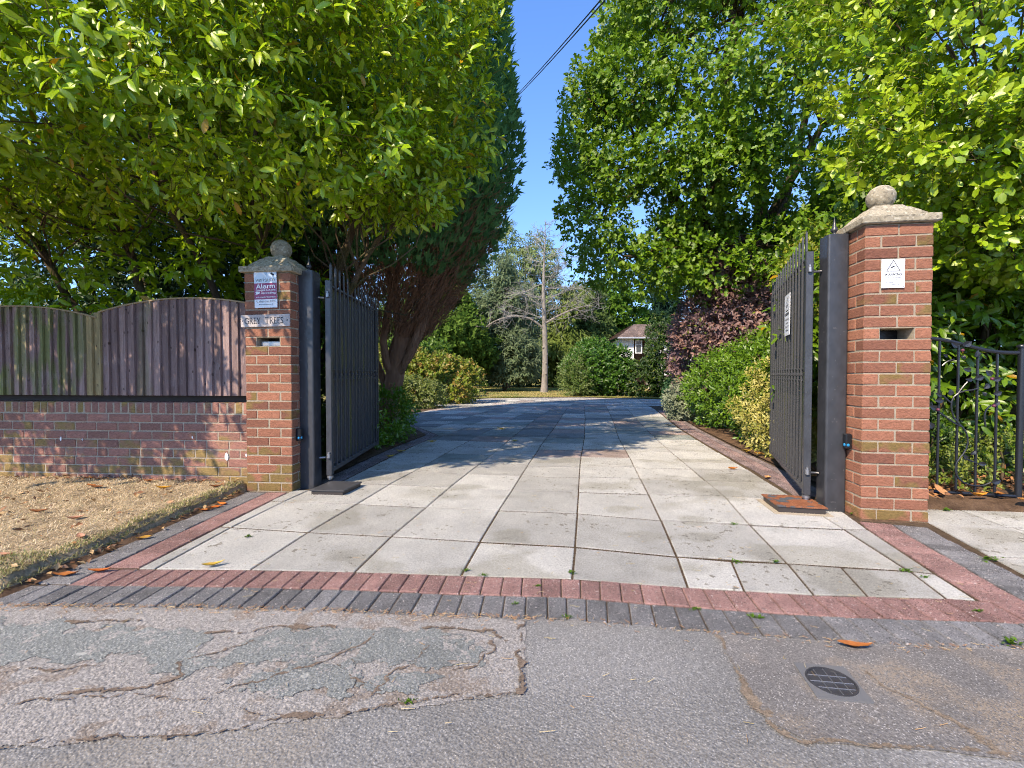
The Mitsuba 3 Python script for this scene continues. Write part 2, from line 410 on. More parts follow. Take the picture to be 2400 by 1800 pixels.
def bark_col(p, n, uv):
    g = fbm(p.x * 26, p.y * 26, p.z * 6, 4)
    m = smoothstep(0.45, 0.65, fbm(p.x * 6, p.y * 6, p.z * 6, 3))
    return mix(mix(C(0.045, 0.032, 0.022), C(0.14, 0.10, 0.065), g), C(0.08, 0.085, 0.03), 0.5 * m)

scene['mat_bark'] = bumped(rough(proc(bark_col), 0.95, 0.1), lambda p, n, uv: 0.012 * fbm(p.x * 30, p.y * 30, p.z * 8, 3))

def redbark_col(p, n, uv):
    g = fbm(p.x * 30, p.y * 30, p.z * 5, 4)
    return mix(C(0.15, 0.080, 0.050), C(0.35, 0.20, 0.125), g)

scene['mat_red_bark'] = bumped(rough(proc(redbark_col), 0.95, 0.1), lambda p, n, uv: 0.02 * fbm(p.x * 24, p.y * 24, p.z * 4, 3))

def greybark_col(p, n, uv):
    g = fbm(p.x * 8, p.y * 8, p.z * 3, 4)
    return mix(C(0.19, 0.165, 0.14), C(0.36, 0.325, 0.285), g)

scene['mat_grey_bark'] = rough(proc(greybark_col), 0.95, 0.1)
scene['mat_grey_twig'] = rough([0.33, 0.31, 0.285], 0.9, 0.1)
scene['mat_brown_twig'] = rough([0.25, 0.13, 0.078], 0.9, 0.1)
scene['mat_green_stem'] = rough([0.13, 0.12, 0.035], 0.8, 0.2)

def leafmat(gloss, trans, rough_=0.28, spec=0.5):
    vc = {'type': 'mesh_attribute', 'name': 'vertex_color'}
    thin = {'type': 'principledthin', 'base_color': vc, 'roughness': 0.6, 'diff_trans': trans}
    if not gloss:
        return thin
    return {'type': 'blendbsdf', 'weight': gloss, 'bsdf_0': thin,
            'bsdf_1': {'type': 'twosided', 'bsdf': {'type': 'roughconductor', 'material': 'none', 'alpha': rough_, 'specular_reflectance': {'type': 'rgb', 'value': 0.85}}}}

scene['mat_leaf_glossy'] = leafmat(0.042, 0.5, 0.16)
scene['mat_leaf_satin'] = leafmat(0.035, 0.6, 0.26)
scene['mat_leaf_matte'] = leafmat(0, 0.7)
scene['mat_dry_leaf'] = {'type': 'twosided', 'bsdf': {'type': 'principled', 'base_color': {'type': 'mesh_attribute', 'name': 'vertex_color'}, 'roughness': 0.55, 'specular': 0.4}}
scene['mat_white_wall'] = rough([0.72, 0.72, 0.72], 0.9, 0.1)

def tile_col(p, n, uv):
    r = cell_rand(dr.floor(p.x * 3.6 + 0.5 * dr.floor(p.z * 6.0)), dr.floor(p.z * 6.0), 2)
    return mix(C(0.14, 0.108, 0.094), C(0.235, 0.18, 0.155), r) * (0.75 + 0.5 * noise(p.x * 9, p.y * 9, p.z * 9))

scene['mat_roof_tile'] = rough(proc(tile_col), 0.9, 0.2)
scene['mat_window_glass'] = {'type': 'twosided', 'bsdf': {'type': 'principled', 'base_color': {'type': 'rgb', 'value': [0.05, 0.06, 0.07]}, 'roughness': 0.05, 'specular': 0.8}}
scene['mat_brown_panel'] = rough([0.10, 0.065, 0.05], 0.8, 0.2)
scene['mat_gutter'] = rough([0.32, 0.34, 0.37], 0.5, 0.3)
scene['mat_cable'] = rough([0.03, 0.035, 0.045], 0.6, 0.3)

# ================================================================ THE SETTING
rng = np.random.default_rng(7)
add('ground', (np.array([[-900, -900, -0.07], [900, -900, -0.07], [900, 1500, -0.07], [-900, 1500, -0.07]]), np.array([[0, 1, 2], [0, 2, 3]])), 'mat_lawn', kind='structure')

COLS = {
    'left': [(-2.061, 2.4), (-2.059, 3.234), (-2.033, 4.259)],
    '0': [(-1.964, 2.4), (-1.966, 3.171), (-1.945, 3.502), (-1.882, 4.3)],
    'a': [(-1.45, 2.3), (-1.433, 2.513), (-1.382, 3.106), (-1.313, 3.524), (-1.281, 3.78), (-1.184, 4.529), (-1.065, 5.162), (-0.886, 6.316), (-0.60, 7.95), (-0.16, 10.208), (0.45, 13.205), (1.45, 18.328)],
    'b': [(-0.87, 2.3), (-0.852, 2.472), (-0.796, 3.02), (-0.69, 3.687), (-0.612, 4.212), (-0.446, 5.162), (-0.31, 5.876), (0.093, 8.337), (0.60, 11.2), (1.05, 13.4), (2.05, 18.4)],
    'c': [(-0.29, 2.3), (-0.272, 2.424), (-0.204, 2.934), (-0.104, 3.601), (0.006, 4.259), (0.144, 5.162), (0.221, 5.589), (0.493, 7.267), (0.858, 9.248), (1.668, 14.1), (2.62, 18.8)],
    'd': [(0.30, 2.3), (0.314, 2.386), (0.392, 2.839), (0.512, 3.583), (0.762, 5.162), (0.866, 5.787), (1.223, 7.763), (1.756, 11.051), (2.585, 16.376)],
    'e': [(0.87, 2.2), (0.884, 2.291), (0.969, 2.685), (1.096, 3.373), (1.218, 4.092), (1.387, 5.162), (1.51, 5.876), (1.797, 7.763), (2.232, 10.066), (3.191, 15.601)],
    'f': [(1.455, 2.15), (1.466, 2.218), (1.555, 2.564), (1.685, 3.234), (1.862, 4.02), (2.025, 5.162), (2.222, 6.561), (2.541, 8.541), (3.802, 15.601)],
    'g': [(2.066, 2.1), (2.076, 2.179), (2.161, 2.464), (2.265, 3.044), (2.348, 3.388), (2.445, 4.062), (2.646, 5.162), (2.93, 6.984), (3.276, 9.009), (4.3, 13.741)],
    'right': [(2.19, 2.1), (2.203, 2.159), (2.266, 2.442), (2.452, 3.153), (2.62, 3.583), (2.75, 4.3)],
}

def col_x(name, y):
    c = COLS[name]
    xs, ys = [q[0] for q in c], [q[1] for q in c]
    if y > ys[-1]:
        return xs[-1] + (y - ys[-1]) * 0.175
    return float(np.interp(y, ys, xs))

ROWS = [
    [(-2.3, 2.52), (-2.061, 2.513), (-1.428, 2.502), (-0.853, 2.474), (-0.272, 2.427), (0.315, 2.391), (0.882, 2.289), (1.464, 2.213), (2.075, 2.179), (2.203, 2.159), (3.4, 2.06)],
    [(-2.3, 3.26), (-2.048, 3.216), (-1.38, 3.102), (-0.797, 3.02), (-0.205, 2.923), (0.392, 2.839), (0.97, 2.685), (1.258, 2.611), (1.568, 2.587), (1.833, 2.529), (2.18, 2.485), (2.271, 2.448)],
    [(-2.3, 3.92), (-2.162, 3.896), (-1.281, 3.78), (-0.689, 3.683), (-0.104, 3.601), (0.504, 3.525), (1.092, 3.358), (1.695, 3.252), (2.352, 3.153)],
    [(-2.0, 4.56), (-1.07, 4.441), (-0.024, 4.228), (0.586, 4.166), (1.219, 4.092), (1.882, 4.02), (2.6, 3.93)],
]

def row_y(k, x, off=0.0):
    if k < 4:
        r = ROWS[k]
        return float(np.interp(x, [q[0] for q in r], [q[1] for q in r]))
    return float(np.interp(min(x, 2.0), [q[0] for q in ROWS[3]], [q[1] for q in ROWS[3]])) - 0.135 * max(0, x - 2.0) - 0.12 * min(0, x + 2.0) + 0.6 * (k - 3) + off

def corner(cx, k, off=0.0):
    x = 0.0
    for _ in range(12):
        y = row_y(k, x, off)
        x = cx(y)
    return (x, y)

DRIVE = Polygon([(-2.061, 2.513), (-1.428, 2.502), (-0.853, 2.474), (-0.272, 2.427), (0.315, 2.391), (0.882, 2.289), (1.464, 2.213), (2.075, 2.179), (2.203, 2.159),
                 (2.266, 2.44), (2.452, 3.153), (2.60, 3.54), (2.47, 4.06), (2.66, 5.16), (2.93, 6.98), (3.28, 9.0), (4.3, 13.74), (5.9, 17.2), (6.6, 19.6), (2.9, 21.4), (-0.96, 20.6), (-2.96, 17.8),
                 (-3.3, 14.8), (-3.17, 13.6), (-2.53, 10.7), (-1.85, 9.2), (-1.28, 8.1), (-1.50, 6.66), (-1.62, 5.4), (-1.70, 4.5), (-1.80, 4.26), (-2.033, 4.2)])

# the bed under the slabs and pavers shows in the joints
add('driveway', sheet(Polygon([(-3.2, 1.7), (3.9, 1.5), (4.0, 3.9), (3.4, 4.6), (4.6, 13.7), (6.9, 19.7), (2.9, 21.5), (-1.0, 20.7), (-3.05, 17.9), (-3.4, 14.8), (-2.6, 10.6), (-2.6, 4.2), (-2.5, 2.2)]), -0.0065), 'mat_joint', kind='structure')

def slab(corners, cat, rng, gap=0.006, parent='driveway'):
    gap = gap + 0.003
    p = Polygon(corners).buffer(0).intersection(DRIVE) if parent == 'driveway' else Polygon(corners)
    if p.is_empty or p.geom_type != 'Polygon':
        return
    p = p.buffer(-gap / 2, join_style=2)
    if p.is_empty or p.geom_type != 'Polygon' or p.area < 0.008:
        return
    p = p.simplify(0.004)
    z = rng.normal(0, 0.0016)
    m = bevel_prism(list(p.exterior.coords)[:-1], -0.02, z, 0.004)
    c = np.array(p.centroid.coords[0])
    tilt = rng.normal(0, 0.0022, 2)
    m.vertices[:, 2] += ((m.vertices[:, :2] - c) @ tilt) * (m.vertices[:, 2] > -0.015)
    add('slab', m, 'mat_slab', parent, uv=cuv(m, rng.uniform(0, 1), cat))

cols = [('L%d' % k) for k in (5, 4, 3, 2, 1)] + ['a', 'b', 'c', 'd', 'e', 'f', 'g']
def cfun(name):
    if name[0] == 'L':
        k = int(name[1:])
        return lambda y: col_x('a', y) - 0.6 * k
    return lambda y: col_x(name, y)

front = ['left', '0', 'a', 'b', 'c', 'd', 'e', 'f', 'g', 'right']
for k in range(3):                       # the three rows in front of and between the gates
    for i in range(len(front) - 1):
        A, B = cfun(front[i]), cfun(front[i + 1])
        q = [corner(A, k), corner(B, k), corner(B, k + 1), corner(A, k + 1)]
        q = [(x, y + (.006 if j < 2 and k else (-.006 if j > 1 else 0))) for j, (x, y) in enumerate(q)]
        if k == 0 and front[i] in ('e', 'f'):
            m0, m1 = ((1.145, 2.245), (1.255, 2.611)) if front[i] == 'e' else ((1.713, 2.19), (1.825, 2.53))
            slab([q[0], m0, m1, q[3]], 0.0, rng, 0.008)
            slab([m0, q[1], q[2], m1], 0.0, rng, 0.008)
        else:
            slab(q, 0.0, rng, 0.009 if k < 2 else 0.007)
for i in range(len(cols) - 1):
    A, B = cfun(cols[i]), cfun(cols[i + 1])
    off0 = rng.uniform(-0.05, 0.05)
    prev = 0.0
    for k in range(3, 28):
        off = 0.0 if k < 3 else (off0 + rng.normal(0, 0.02)) * min(1, (k - 2) / 2)
        q = [corner(A, k, prev), corner(B, k, prev), corner(B, k + 1, off), corner(A, k + 1, off)]
        prev = off
        q = [(q[0][0], q[0][1] + .007), (q[1][0], q[1][1] + .007), (q[2][0], q[2][1] - .007), (q[3][0], q[3][1] - .007)]
        y = q[0][1]
        r = rng.uniform()
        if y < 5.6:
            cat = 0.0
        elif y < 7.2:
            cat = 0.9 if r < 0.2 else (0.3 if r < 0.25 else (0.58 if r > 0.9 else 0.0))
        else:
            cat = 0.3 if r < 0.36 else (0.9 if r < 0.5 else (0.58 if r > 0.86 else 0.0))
        if cols[i] in ('f',) and cat == 0.3:
            cat = 0.9 if r < 0.2 else 0.0
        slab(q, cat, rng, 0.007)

# the concrete round the far end of the drive, past the last slabs
add('turning_area', sheet(DRIVE.intersection(Polygon([(-6, 15.5), (9, 15.5), (9, 30), (-6, 30)])).buffer(-0.02), -0.0045), 'mat_slab', uv=None, kind='structure')

# ---- pavers: a red and a dark course along the pavement and up both sides
add('paver_border', sheet(Polygon([(-2.6, 1.9), (3.4, 1.5), (3.4, 2.0), (2.2, 2.1), (-2.0, 2.5), (-2.6, 2.5)]), -0.0075), 'mat_joint', kind='structure')

def pavers(line, d0, d1, pitch, red, rng, parent='paver_border', tone=None, gap=0.005):
    l = LineString(line)
    n = max(1, round(l.length / pitch))
    pitch = l.length / n
    def station(q):
        q0, q1 = max(0.0, q - 0.14), min(l.length, q + 0.14)
        t = unit(np.array(l.interpolate(q1).coords[0]) - np.array(l.interpolate(q0).coords[0]))
        return np.array(l.interpolate(q).coords[0]), np.array([t[1], -t[0]]), t
    for i in range(n):
        a, na, ta = station(i * pitch)
        b, nb, tb_ = station((i + 1) * pitch)
        a, b = a + ta * gap / 2, b - tb_ * gap / 2
        j = rng.normal(0, 0.0012, 4)
        q = [a + na * (d0 + gap / 2 + j[0]), b + nb * (d0 + gap / 2 + j[1]), b + nb * (d1 - gap / 2 + j[2]), a + na * (d1 - gap / 2 + j[3])]
        z = rng.normal(0.001, 0.0015)
        m = bevel_prism(q, -0.018, z, 0.005)
        add('paver', m, 'mat_paver', parent, uv=cuv(m, (rng.uniform(0.75, 1.0) if tone is None else tone) if red else rng.uniform(0, 0.2), rng.uniform()))

R0 = [(-2.9, 2.53)] + ROWS[0][1:-1] + [(3.3, 2.07)]
pavers([(-2.25, 2.515)] + ROWS[0][2:-1] + [(2.95, 2.10)], 0.004, 0.204, 0.101, True, rng)
pavers([(-2.75, 2.53)] + ROWS[0][2:-1] + [(3.1, 2.09)], 0.206, 0.408, 0.1015, False, rng)
pavers([(-2.033, 4.15), (-2.059, 3.234), (-2.062, 2.53)], 0.003, 0.185, 0.203, True, rng)
pavers([(-2.033, 4.15), (-2.059, 3.234), (-2.07, 2.33)], 0.187, 0.39, 0.203, False, rng)
pavers([(2.21, 2.16), (2.271, 2.448), (2.452, 3.153), (2.515, 3.33)], 0.006, 0.206, 0.1015, True, rng)
pavers([(2.21, 2.16), (2.271, 2.448), (2.452, 3.153), (2.515, 3.33)], 0.208, 0.408, 0.1015, False, rng)
add('brick_edging', sheet(Polygon([(2.45, 4.0), (2.66, 5.16), (2.93, 6.98), (3.28, 9.0), (4.3, 13.74), (4.8, 13.6), (3.75, 8.9), (3.4, 6.9), (3.15, 5.1), (2.95, 3.9)]), -0.02), 'mat_dirt', kind='structure')
EDGE = [(2.50, 4.06), (2.70, 5.16), (2.97, 6.98), (3.32, 9.0), (4.3, 13.6)]
pavers(EDGE, 0.0, 0.105, 0.222, True, rng, 'brick_edging', 0.50)
pavers(EDGE, 0.107, 0.212, 0.222, True, rng, 'brick_edging', 0.52)
pavers(EDGE, 0.214, 0.319, 0.222, True, rng, 'brick_edging', 0.48)
LB = [(-1.72, 4.5), (-1.64, 5.4), (-1.52, 6.66), (-1.30, 8.06), (-1.87, 9.2), (-2.55, 10.7)]
add('brick_edging', sheet(Polygon(LB + [(-2.9, 10.5), (-2.2, 8.8), (-1.8, 8.0), (-1.9, 6.6), (-2.0, 5.4), (-2.1, 4.5)]), -0.021), 'mat_dirt', kind='structure')
pavers(LB[::-1], 0.0, 0.105, 0.222, True, rng, 'brick_edging_001', 0.49)
pavers(LB[::-1], 0.107, 0.212, 0.222, True, rng, 'brick_edging_001', 0.47)

# ---- the pavement of tarmac with its old patch, cracks and the later trench
def paver_front(x):
    return row_y(0, x) - 0.414
edge_pts = [(x, paver_front(x)) for x in np.linspace(-2.9, 3.3, 40)]
add('pavement', sheet(Polygon([(-9, -8), (9, -8), (9, 1.62), (3.3, 1.64)] + edge_pts[::-1] + [(-2.9, 2.12), (-9, 2.2)]), 0.0), 'mat_tarmac', kind='structure')

import shapely
def cells(field, bounds, step, z):
    """A ragged-edged sheet: the cells of a grid where field(points) > 0, joined along each row."""
    x0, y0, x1, y1 = bounds
    xs, ys = np.arange(x0, x1, step), np.arange(y0, y1, step)
    X, Y = np.meshgrid(xs + step / 2, ys + step / 2)
    on = field(np.c_[X.ravel(), Y.ravel()]).reshape(X.shape) > 0
    d = np.diff(np.pad(on, ((0, 0), (1, 1))).astype(int), axis=1)
    r0, a = np.nonzero(d == 1)
    _, b = np.nonzero(d == -1)
    ya, xa, xb = y0 + r0 * step, x0 + a * step, x0 + b * step
    k = len(a)
    v = np.stack([np.c_[xa, ya, np.full(k, z)], np.c_[xb, ya, np.full(k, z)], np.c_[xb, ya + step, np.full(k, z)], np.c_[xa, ya + step, np.full(k, z)]], 1).reshape(-1, 3)
    f = (np.array([[0, 1, 2], [0, 2, 3]])[None] + (np.arange(k) * 4)[:, None, None]).reshape(-1, 3)
    return trimesh.Trimesh(v, f, process=False)

def fuzz(P, scale, seed):
    return meshkit.fbm(np.c_[P * scale, np.zeros(len(P))], 4, seed) - 0.5

def poly_field(poly, amp, scale, seed):
    def f(P):
        pt = shapely.points(P)
        d = shapely.distance(pt, poly.exterior) * np.where(shapely.contains(poly, pt), 1, -1)
        return d + amp * fuzz(P, scale, seed) + 0.35 * amp * fuzz(P, scale * 5, seed + 4)
    return f

def line_field(pts, w, seed):
    l = LineString(pts)
    def f(P):
        Q = P + np.c_[fuzz(P, 11, seed), fuzz(P + 4.1, 11, seed + 2)] * 0.07 + np.c_[fuzz(P, 45, seed + 5), fuzz(P + 1.7, 45, seed + 6)] * 0.018
        return w * (0.50 + 2.4 * fuzz(P, 9, seed + 1) + 2.0 * fuzz(P, 60, seed + 3) + 1.5 * fuzz(P, 170, seed + 7)) - shapely.distance(shapely.points(Q), l)
    return f

def grow_bounds(pts, m):
    q = np.asarray(pts)
    return (q[:, 0].min() - m, q[:, 1].min() - m, q[:, 0].max() + m, q[:, 1].max() + m)

PATCH = Polygon([(x, paver_front(x) - 0.012) for x in np.linspace(-2.9, 0.07, 24)] + [(0.05, 1.83), (0.03, 1.67), (0.021, 1.523), (-0.222, 1.477), (-0.369, 1.454), (-0.658, 1.399), (-0.97, 1.337), (-1.459, 1.291), (-2.2, 1.25), (-2.9, 1.3)])
add('worn_tarmac', cells(poly_field(PATCH, 0.05, 9, 3), (-2.9, 1.2, 0.12, 2.15), 0.0055, 0.003), 'mat_worn', kind='structure')
ISL = [
    [(-2.3, 1.96), (-1.95, 1.93), (-1.72, 1.915), (-1.52, 1.90), (-1.36, 1.885), (-1.27, 1.83), (-1.26, 1.76), (-1.33, 1.70), (-1.55, 1.69), (-1.75, 1.685), (-2.0, 1.67), (-2.3, 1.69)],
    [(-1.32, 1.68), (-1.10, 1.75), (-1.02, 1.835), (-0.86, 1.89), (-0.70, 1.895), (-0.585, 1.875), (-0.575, 1.84), (-0.62, 1.775), (-0.70, 1.70), (-0.79, 1.665), (-0.92, 1.66), (-1.05, 1.62), (-1.16, 1.605), (-1.28, 1.63)],
    [(-0.56, 1.84), (-0.55, 1.865), (-0.42, 1.872), (-0.30, 1.865), (-0.16, 1.845), (-0.085, 1.80), (-0.07, 1.75), (-0.12, 1.70), (-0.22, 1.66), (-0.31, 1.65), (-0.45, 1.66), (-0.55, 1.66), (-0.66, 1.685), (-0.60, 1.76)],
    [(-0.50, 1.63), (-0.33, 1.635), (-0.22, 1.64), (-0.16, 1.60), (-0.25, 1.55), (-0.42, 1.53), (-0.52, 1.56)],
    [(-0.93, 1.64), (-0.75, 1.645), (-0.62, 1.65), (-0.56, 1.60), (-0.60, 1.53), (-0.75, 1.50), (-0.92, 1.52), (-1.0, 1.58)],
]
for i, pts in enumerate(ISL):
    add('tarmac_island', cells(poly_field(Polygon(pts), 0.20, 9, 20 + i), grow_bounds(pts, 0.05), 0.0045, 0.0052 + 0.0002 * i), 'mat_island', 'worn_tarmac')
CRACKS = [
    ([(-0.568, 1.86), (-0.585, 1.80), (-0.66, 1.72), (-0.74, 1.65), (-0.86, 1.58), (-0.98, 1.52)], 0.011),
    ([(-1.03, 1.82), (-1.11, 1.745), (-1.25, 1.68), (-1.16, 1.61), (-1.21, 1.56), (-1.35, 1.52), (-1.5, 1.5)], 0.012),
    ([(-2.2, 1.27), (-1.459, 1.30), (-1.2, 1.33), (-0.97, 1.345), (-0.79, 1.39), (-0.62, 1.425), (-0.5, 1.44), (-0.36, 1.462), (-0.22, 1.487), (0.02, 1.52)], 0.014),
    ([(-0.33, 1.79), (-0.345, 1.70), (-0.40, 1.635), (-0.44, 1.59), (-0.47, 1.5)], 0.010),
    ([(-0.66, 1.66), (-0.57, 1.585), (-0.48, 1.56), (-0.42, 1.50)], 0.008),
    ([(0.055, 1.96), (0.045, 1.85), (0.03, 1.70), (0.02, 1.53)], 0.022),
    ([(-0.09, 1.82), (-0.07, 1.75), (-0.15, 1.66), (-0.22, 1.62)], 0.016),
    ([(-2.2, 1.60), (-1.9, 1.62), (-1.7, 1.645), (-1.5, 1.66)], 0.009),
    ([(-1.98, 1.44), (-1.6, 1.47), (-1.35, 1.50), (-1.1, 1.49), (-0.9, 1.46), (-0.72, 1.42)], 0.008),
    ([(-1.25, 1.86), (-1.1, 1.89), (-0.95, 1.925), (-0.75, 1.93)], 0.016),
    ([(-1.9, 1.95), (-1.75, 1.965), (-1.62, 1.97)], 0.022),
    ([(-0.35, 1.90), (-0.2, 1.905), (-0.07, 1.87), (-0.01, 1.80)], 0.022),
]
for i, (pts, w) in enumerate(CRACKS):
    add('crack', cells(line_field(pts, 0.50 * w, 40 + i), grow_bounds(pts, 0.06), 0.003, 0.0070 + 0.0001 * i), 'mat_crack', 'worn_tarmac')
TR = Polygon([(x, paver_front(x) - 0.012) for x in np.linspace(0.83, 3.2, 20)] + [(3.2, 1.2), (1.9, 1.235), (1.407, 1.25), (1.205, 1.285), (0.86, 1.315), (0.785, 1.40), (0.815, 1.646)])
add('tarmac_trench', sheet(wobble(TR, 0.008, 8, 0.015, 5), 0.0035), 'mat_trench', kind='structure')
for i, (pts, w) in enumerate([([(0.835, 1.86), (0.815, 1.66), (0.78, 1.42)], 0.022), ([(0.80, 1.39), (0.84, 1.32), (1.0, 1.30), (1.205, 1.285), (1.45, 1.25), (1.7, 1.24)], 0.016), ([(1.26, 1.62), (1.30, 1.52), (1.33, 1.42), (1.40, 1.28)], 0.014)]):
    add('dirt_line', cells(line_field(pts, 0.62 * w, 70 + i), grow_bounds(pts, 0.06), 0.003, 0.0050 + 0.0003 * i), 'mat_sand', 'tarmac_trench')

# ---- lawn, planting beds, side path
add('lawn', sheet(Polygon([(-3.3, 14.9), (-2.9, 17.9), (-0.96, 20.7), (2.9, 21.5), (6.7, 19.7), (40, 24), (40, 90), (-60, 90), (-60, 20), (-12, 15)]), 0.02), 'mat_lawn', kind='structure')
bed = Polygon([(-2.45, 4.35), (-1.95, 4.45), (-1.85, 5.4), (-1.72, 6.66), (-1.50, 8.06), (-2.05, 9.3), (-2.75, 10.7), (-3.3, 13.6), (-3.4, 15.0), (-20, 15.5), (-20, 4.7)])
add('planting_bed', sheet(bed, 0.012), 'mat_soil', kind='structure')
add('planting_bed', sheet(Polygon([(2.9, 3.8), (3.05, 5.1), (3.31, 6.9), (3.66, 8.95), (4.6, 13.5), (6.0, 17.1), (6.8, 19.5), (16, 22), (30, 12), (12, 3.4), (5, 3.6)]), 0.012), 'mat_soil', kind='structure')
add('side_path', sheet(Polygon([(2.6, 2.05), (9, 1.4), (9, 3.2), (3.9, 3.55), (3.05, 3.66), (2.96, 3.3), (2.82, 2.8)]), -0.0085), 'mat_joint', kind='structure')
sd, sb = np.array([0.985, -0.17]), np.array([0.165, 0.986])
for i in range(4):
    for k in range(3):
        o = np.array([2.71, 2.36]) + sd * 0.6 * i + sb * (0.6 * k - 0.25 + (0.02 if i else 0.0))
        q = [o, o + sd * 0.6, o + sd * 0.6 + sb * 0.6, o + sb * 0.6]
        p = Polygon(q).intersection(Polygon([(2.64, 2.12), (5.5, 1.7), (5.5, 3.36), (3.44, 3.62), (3.06, 3.66), (2.995, 3.28), (2.84, 2.8)]))
        if p.area > 0.02 and p.geom_type == 'Polygon':
            slab(list(p.exterior.coords)[:-1], 0.0, rng, 0.008, 'side_path')

# the kerb of earth along the iron railing
def lump(poly, z, amp, step=0.03, seed=0):
    """A low mound: a grid over the polygon whose height falls to the ground at the outline."""
    x0, y0, x1, y1 = poly.bounds
    xs, ys = np.arange(x0, x1 + step, step), np.arange(y0, y1 + step, step)
    X, Y = np.meshgrid(xs, ys, indexing='ij')
    import shapely
    P = shapely.points(X.ravel(), Y.ravel())
    inside = shapely.contains(poly, P)
    d = shapely.distance(P, poly.exterior) * np.where(inside, 1, -1)
    q = np.c_[X.ravel(), Y.ravel(), 0 * X.ravel()]
    h = z * np.clip(d / 0.05, -0.5, 1) + amp * (meshkit.fbm(q * 9, 4, seed) - 0.5) * np.clip(d / 0.08, 0, 1)
    v = np.c_[q[:, :2], h]
    n1 = len(ys)
    i, j = np.meshgrid(np.arange(len(xs) - 1), np.arange(n1 - 1), indexing='ij')
    a = (i * n1 + j).ravel()
    keep = inside[a] | inside[a + 1] | inside[a + n1] | inside[a + n1 + 1]
    a = a[keep]
    f = np.vstack([np.stack([a, a + n1, a + n1 + 1], 1), np.stack([a, a + n1 + 1, a + 1], 1)])
    return trimesh.Trimesh(v, f, process=False)

add('soil_bank', lump(Polygon([(3.07, 3.68), (3.44, 3.64), (5.5, 3.33), (5.6, 4.3), (3.2, 4.4)]), 0.055, 0.05, 0.03, 3), 'mat_soil', smooth=True, kind='structure')

VERGE = Polygon([(-2.50, 2.2), (-2.475, 2.7), (-2.445, 3.1), (-2.44, 4.16), (-2.46, 4.30), (-7.4, 4.78), (-7.4, 2.3)])
VERGE = wobble(VERGE, 0.035, 3.5, 0.03, 2)
vm = lump(VERGE, 0.075, 0.05, 0.03, 5)
add('verge', vm, 'mat_dry_ground', smooth=True, kind='structure')
EB = Polygon([(-2.44, 2.18), (-2.405, 2.7), (-2.40, 3.1), (-2.40, 4.12), (-2.47, 4.16), (-2.49, 3.1), (-2.52, 2.7), (-2.55, 2.2)])
add('verge_edge', lump(EB, 0.022, 0.02, 0.02, 6), 'mat_soil', smooth=True, kind='structure')

def grass(poly, n, rng, lmin, lmax, cols_, zfun, width=0.0017, flat=0.5):
    x0, y0, x1, y1 = poly.bounds
    import shapely
    P = np.c_[rng.uniform(x0, x1, 3 * n), rng.uniform(y0, y1, 3 * n)]
    P = P[shapely.contains(poly, shapely.points(P))][:n]
    n = len(P)
    z = zfun(P)
    az = rng.uniform(0, 2 * np.pi, n)
    el = rng.uniform(0.05, 0.5 + flat, n)
    L = rng.uniform(lmin, lmax, n)
    d = np.c_[np.cos(az) * np.cos(el), np.sin(az) * np.cos(el), np.sin(el)]
    s = np.c_[-np.sin(az), np.cos(az), 0 * az] * width
    b = np.c_[P, z - 0.004]
    mid = b + d * L[:, None] * 0.6
    tip = b + d * L[:, None] - np.c_[0 * az, 0 * az, 0.25 * L]
    v = np.stack([b - s, b + s, mid + s * 0.8, mid - s * 0.8, tip], 1).reshape(-1, 3)
    f = np.array([[0, 1, 2], [0, 2, 3], [3, 2, 4]])
    F = (f[None] + (np.arange(n) * 5)[:, None, None]).reshape(-1, 3)
    c = np.asarray(cols_)[rng.integers(0, len(cols_), n)] * rng.uniform(0.7, 1.25, n)[:, None] * (0.62 + 0.76 * meshkit.fbm(np.c_[P * 5, 0 * z], 4, 3))[:, None]
    return trimesh.Trimesh(v, F, process=False), np.repeat(c, 5, 0), P

from scipy.spatial import cKDTree
vt = cKDTree(vm.vertices[:, :2])
vz = lambda P: vm.vertices[vt.query(P)[1], 2]
straw = [(0.563, 0.442, 0.275), (0.461, 0.352, 0.211), (0.666, 0.55, 0.371), (0.346, 0.256, 0.147), (0.538, 0.442, 0.294), (0.307, 0.269, 0.128)]
gm, gc, _ = grass(VERGE.buffer(-0.01), 90000, rng, 0.014, 0.045, straw, vz)
add('dry_grass', gm, 'mat_dry_leaf', color=gc, label='parched straw coloured grass covering the verge under the brick wall', cat='grass', kind='stuff')
edge = VERGE.intersection(Polygon([(-2.60, 2.1), (-2.3, 2.1), (-2.3, 4.2), (-2.56, 4.2)]))
gm, gc, _ = grass(edge.union(Polygon([(-3.0, 2.2), (-2.45, 2.2), (-2.47, 2.6), (-2.75, 2.5)])), 7000, rng, 0.015, 0.05, [(0.30, 0.27, 0.09), (0.40, 0.32, 0.15), (0.16, 0.20, 0.05), (0.34, 0.29, 0.13)], lambda P: vz(P), flat=0.9)
add('verge_fringe', gm, 'mat_dry_leaf', color=gc, label='longer yellow green grass fringe along the cut edge of the verge', cat='grass', kind='stuff')
lawn_poly = Polygon([(-3.2, 15.2), (-2.8, 18.0), (-0.96, 20.75), (2.9, 21.6), (6, 20.4), (9, 23), (6, 30), (-9, 30), (-6, 18)])
gm, gc, _ = grass(lawn_poly, 15000, rng, 0.05, 0.10, [(0.17, 0.19, 0.045), (0.28, 0.24, 0.09), (0.12, 0.15, 0.03), (0.34, 0.28, 0.12)], lambda P: np.full(len(P), 0.02), width=0.008, flat=1.0)
add('lawn_grass', gm, 'mat_dry_leaf', color=gc, label='short sun yellowed lawn grass beyond the end of the drive', cat='grass', kind='stuff')

# ================================================================ GATE PIERS, WALL, FENCE
COURSE, BW, BH, BD = 0.083, 0.215, 0.073, 0.1025
W = 0.44

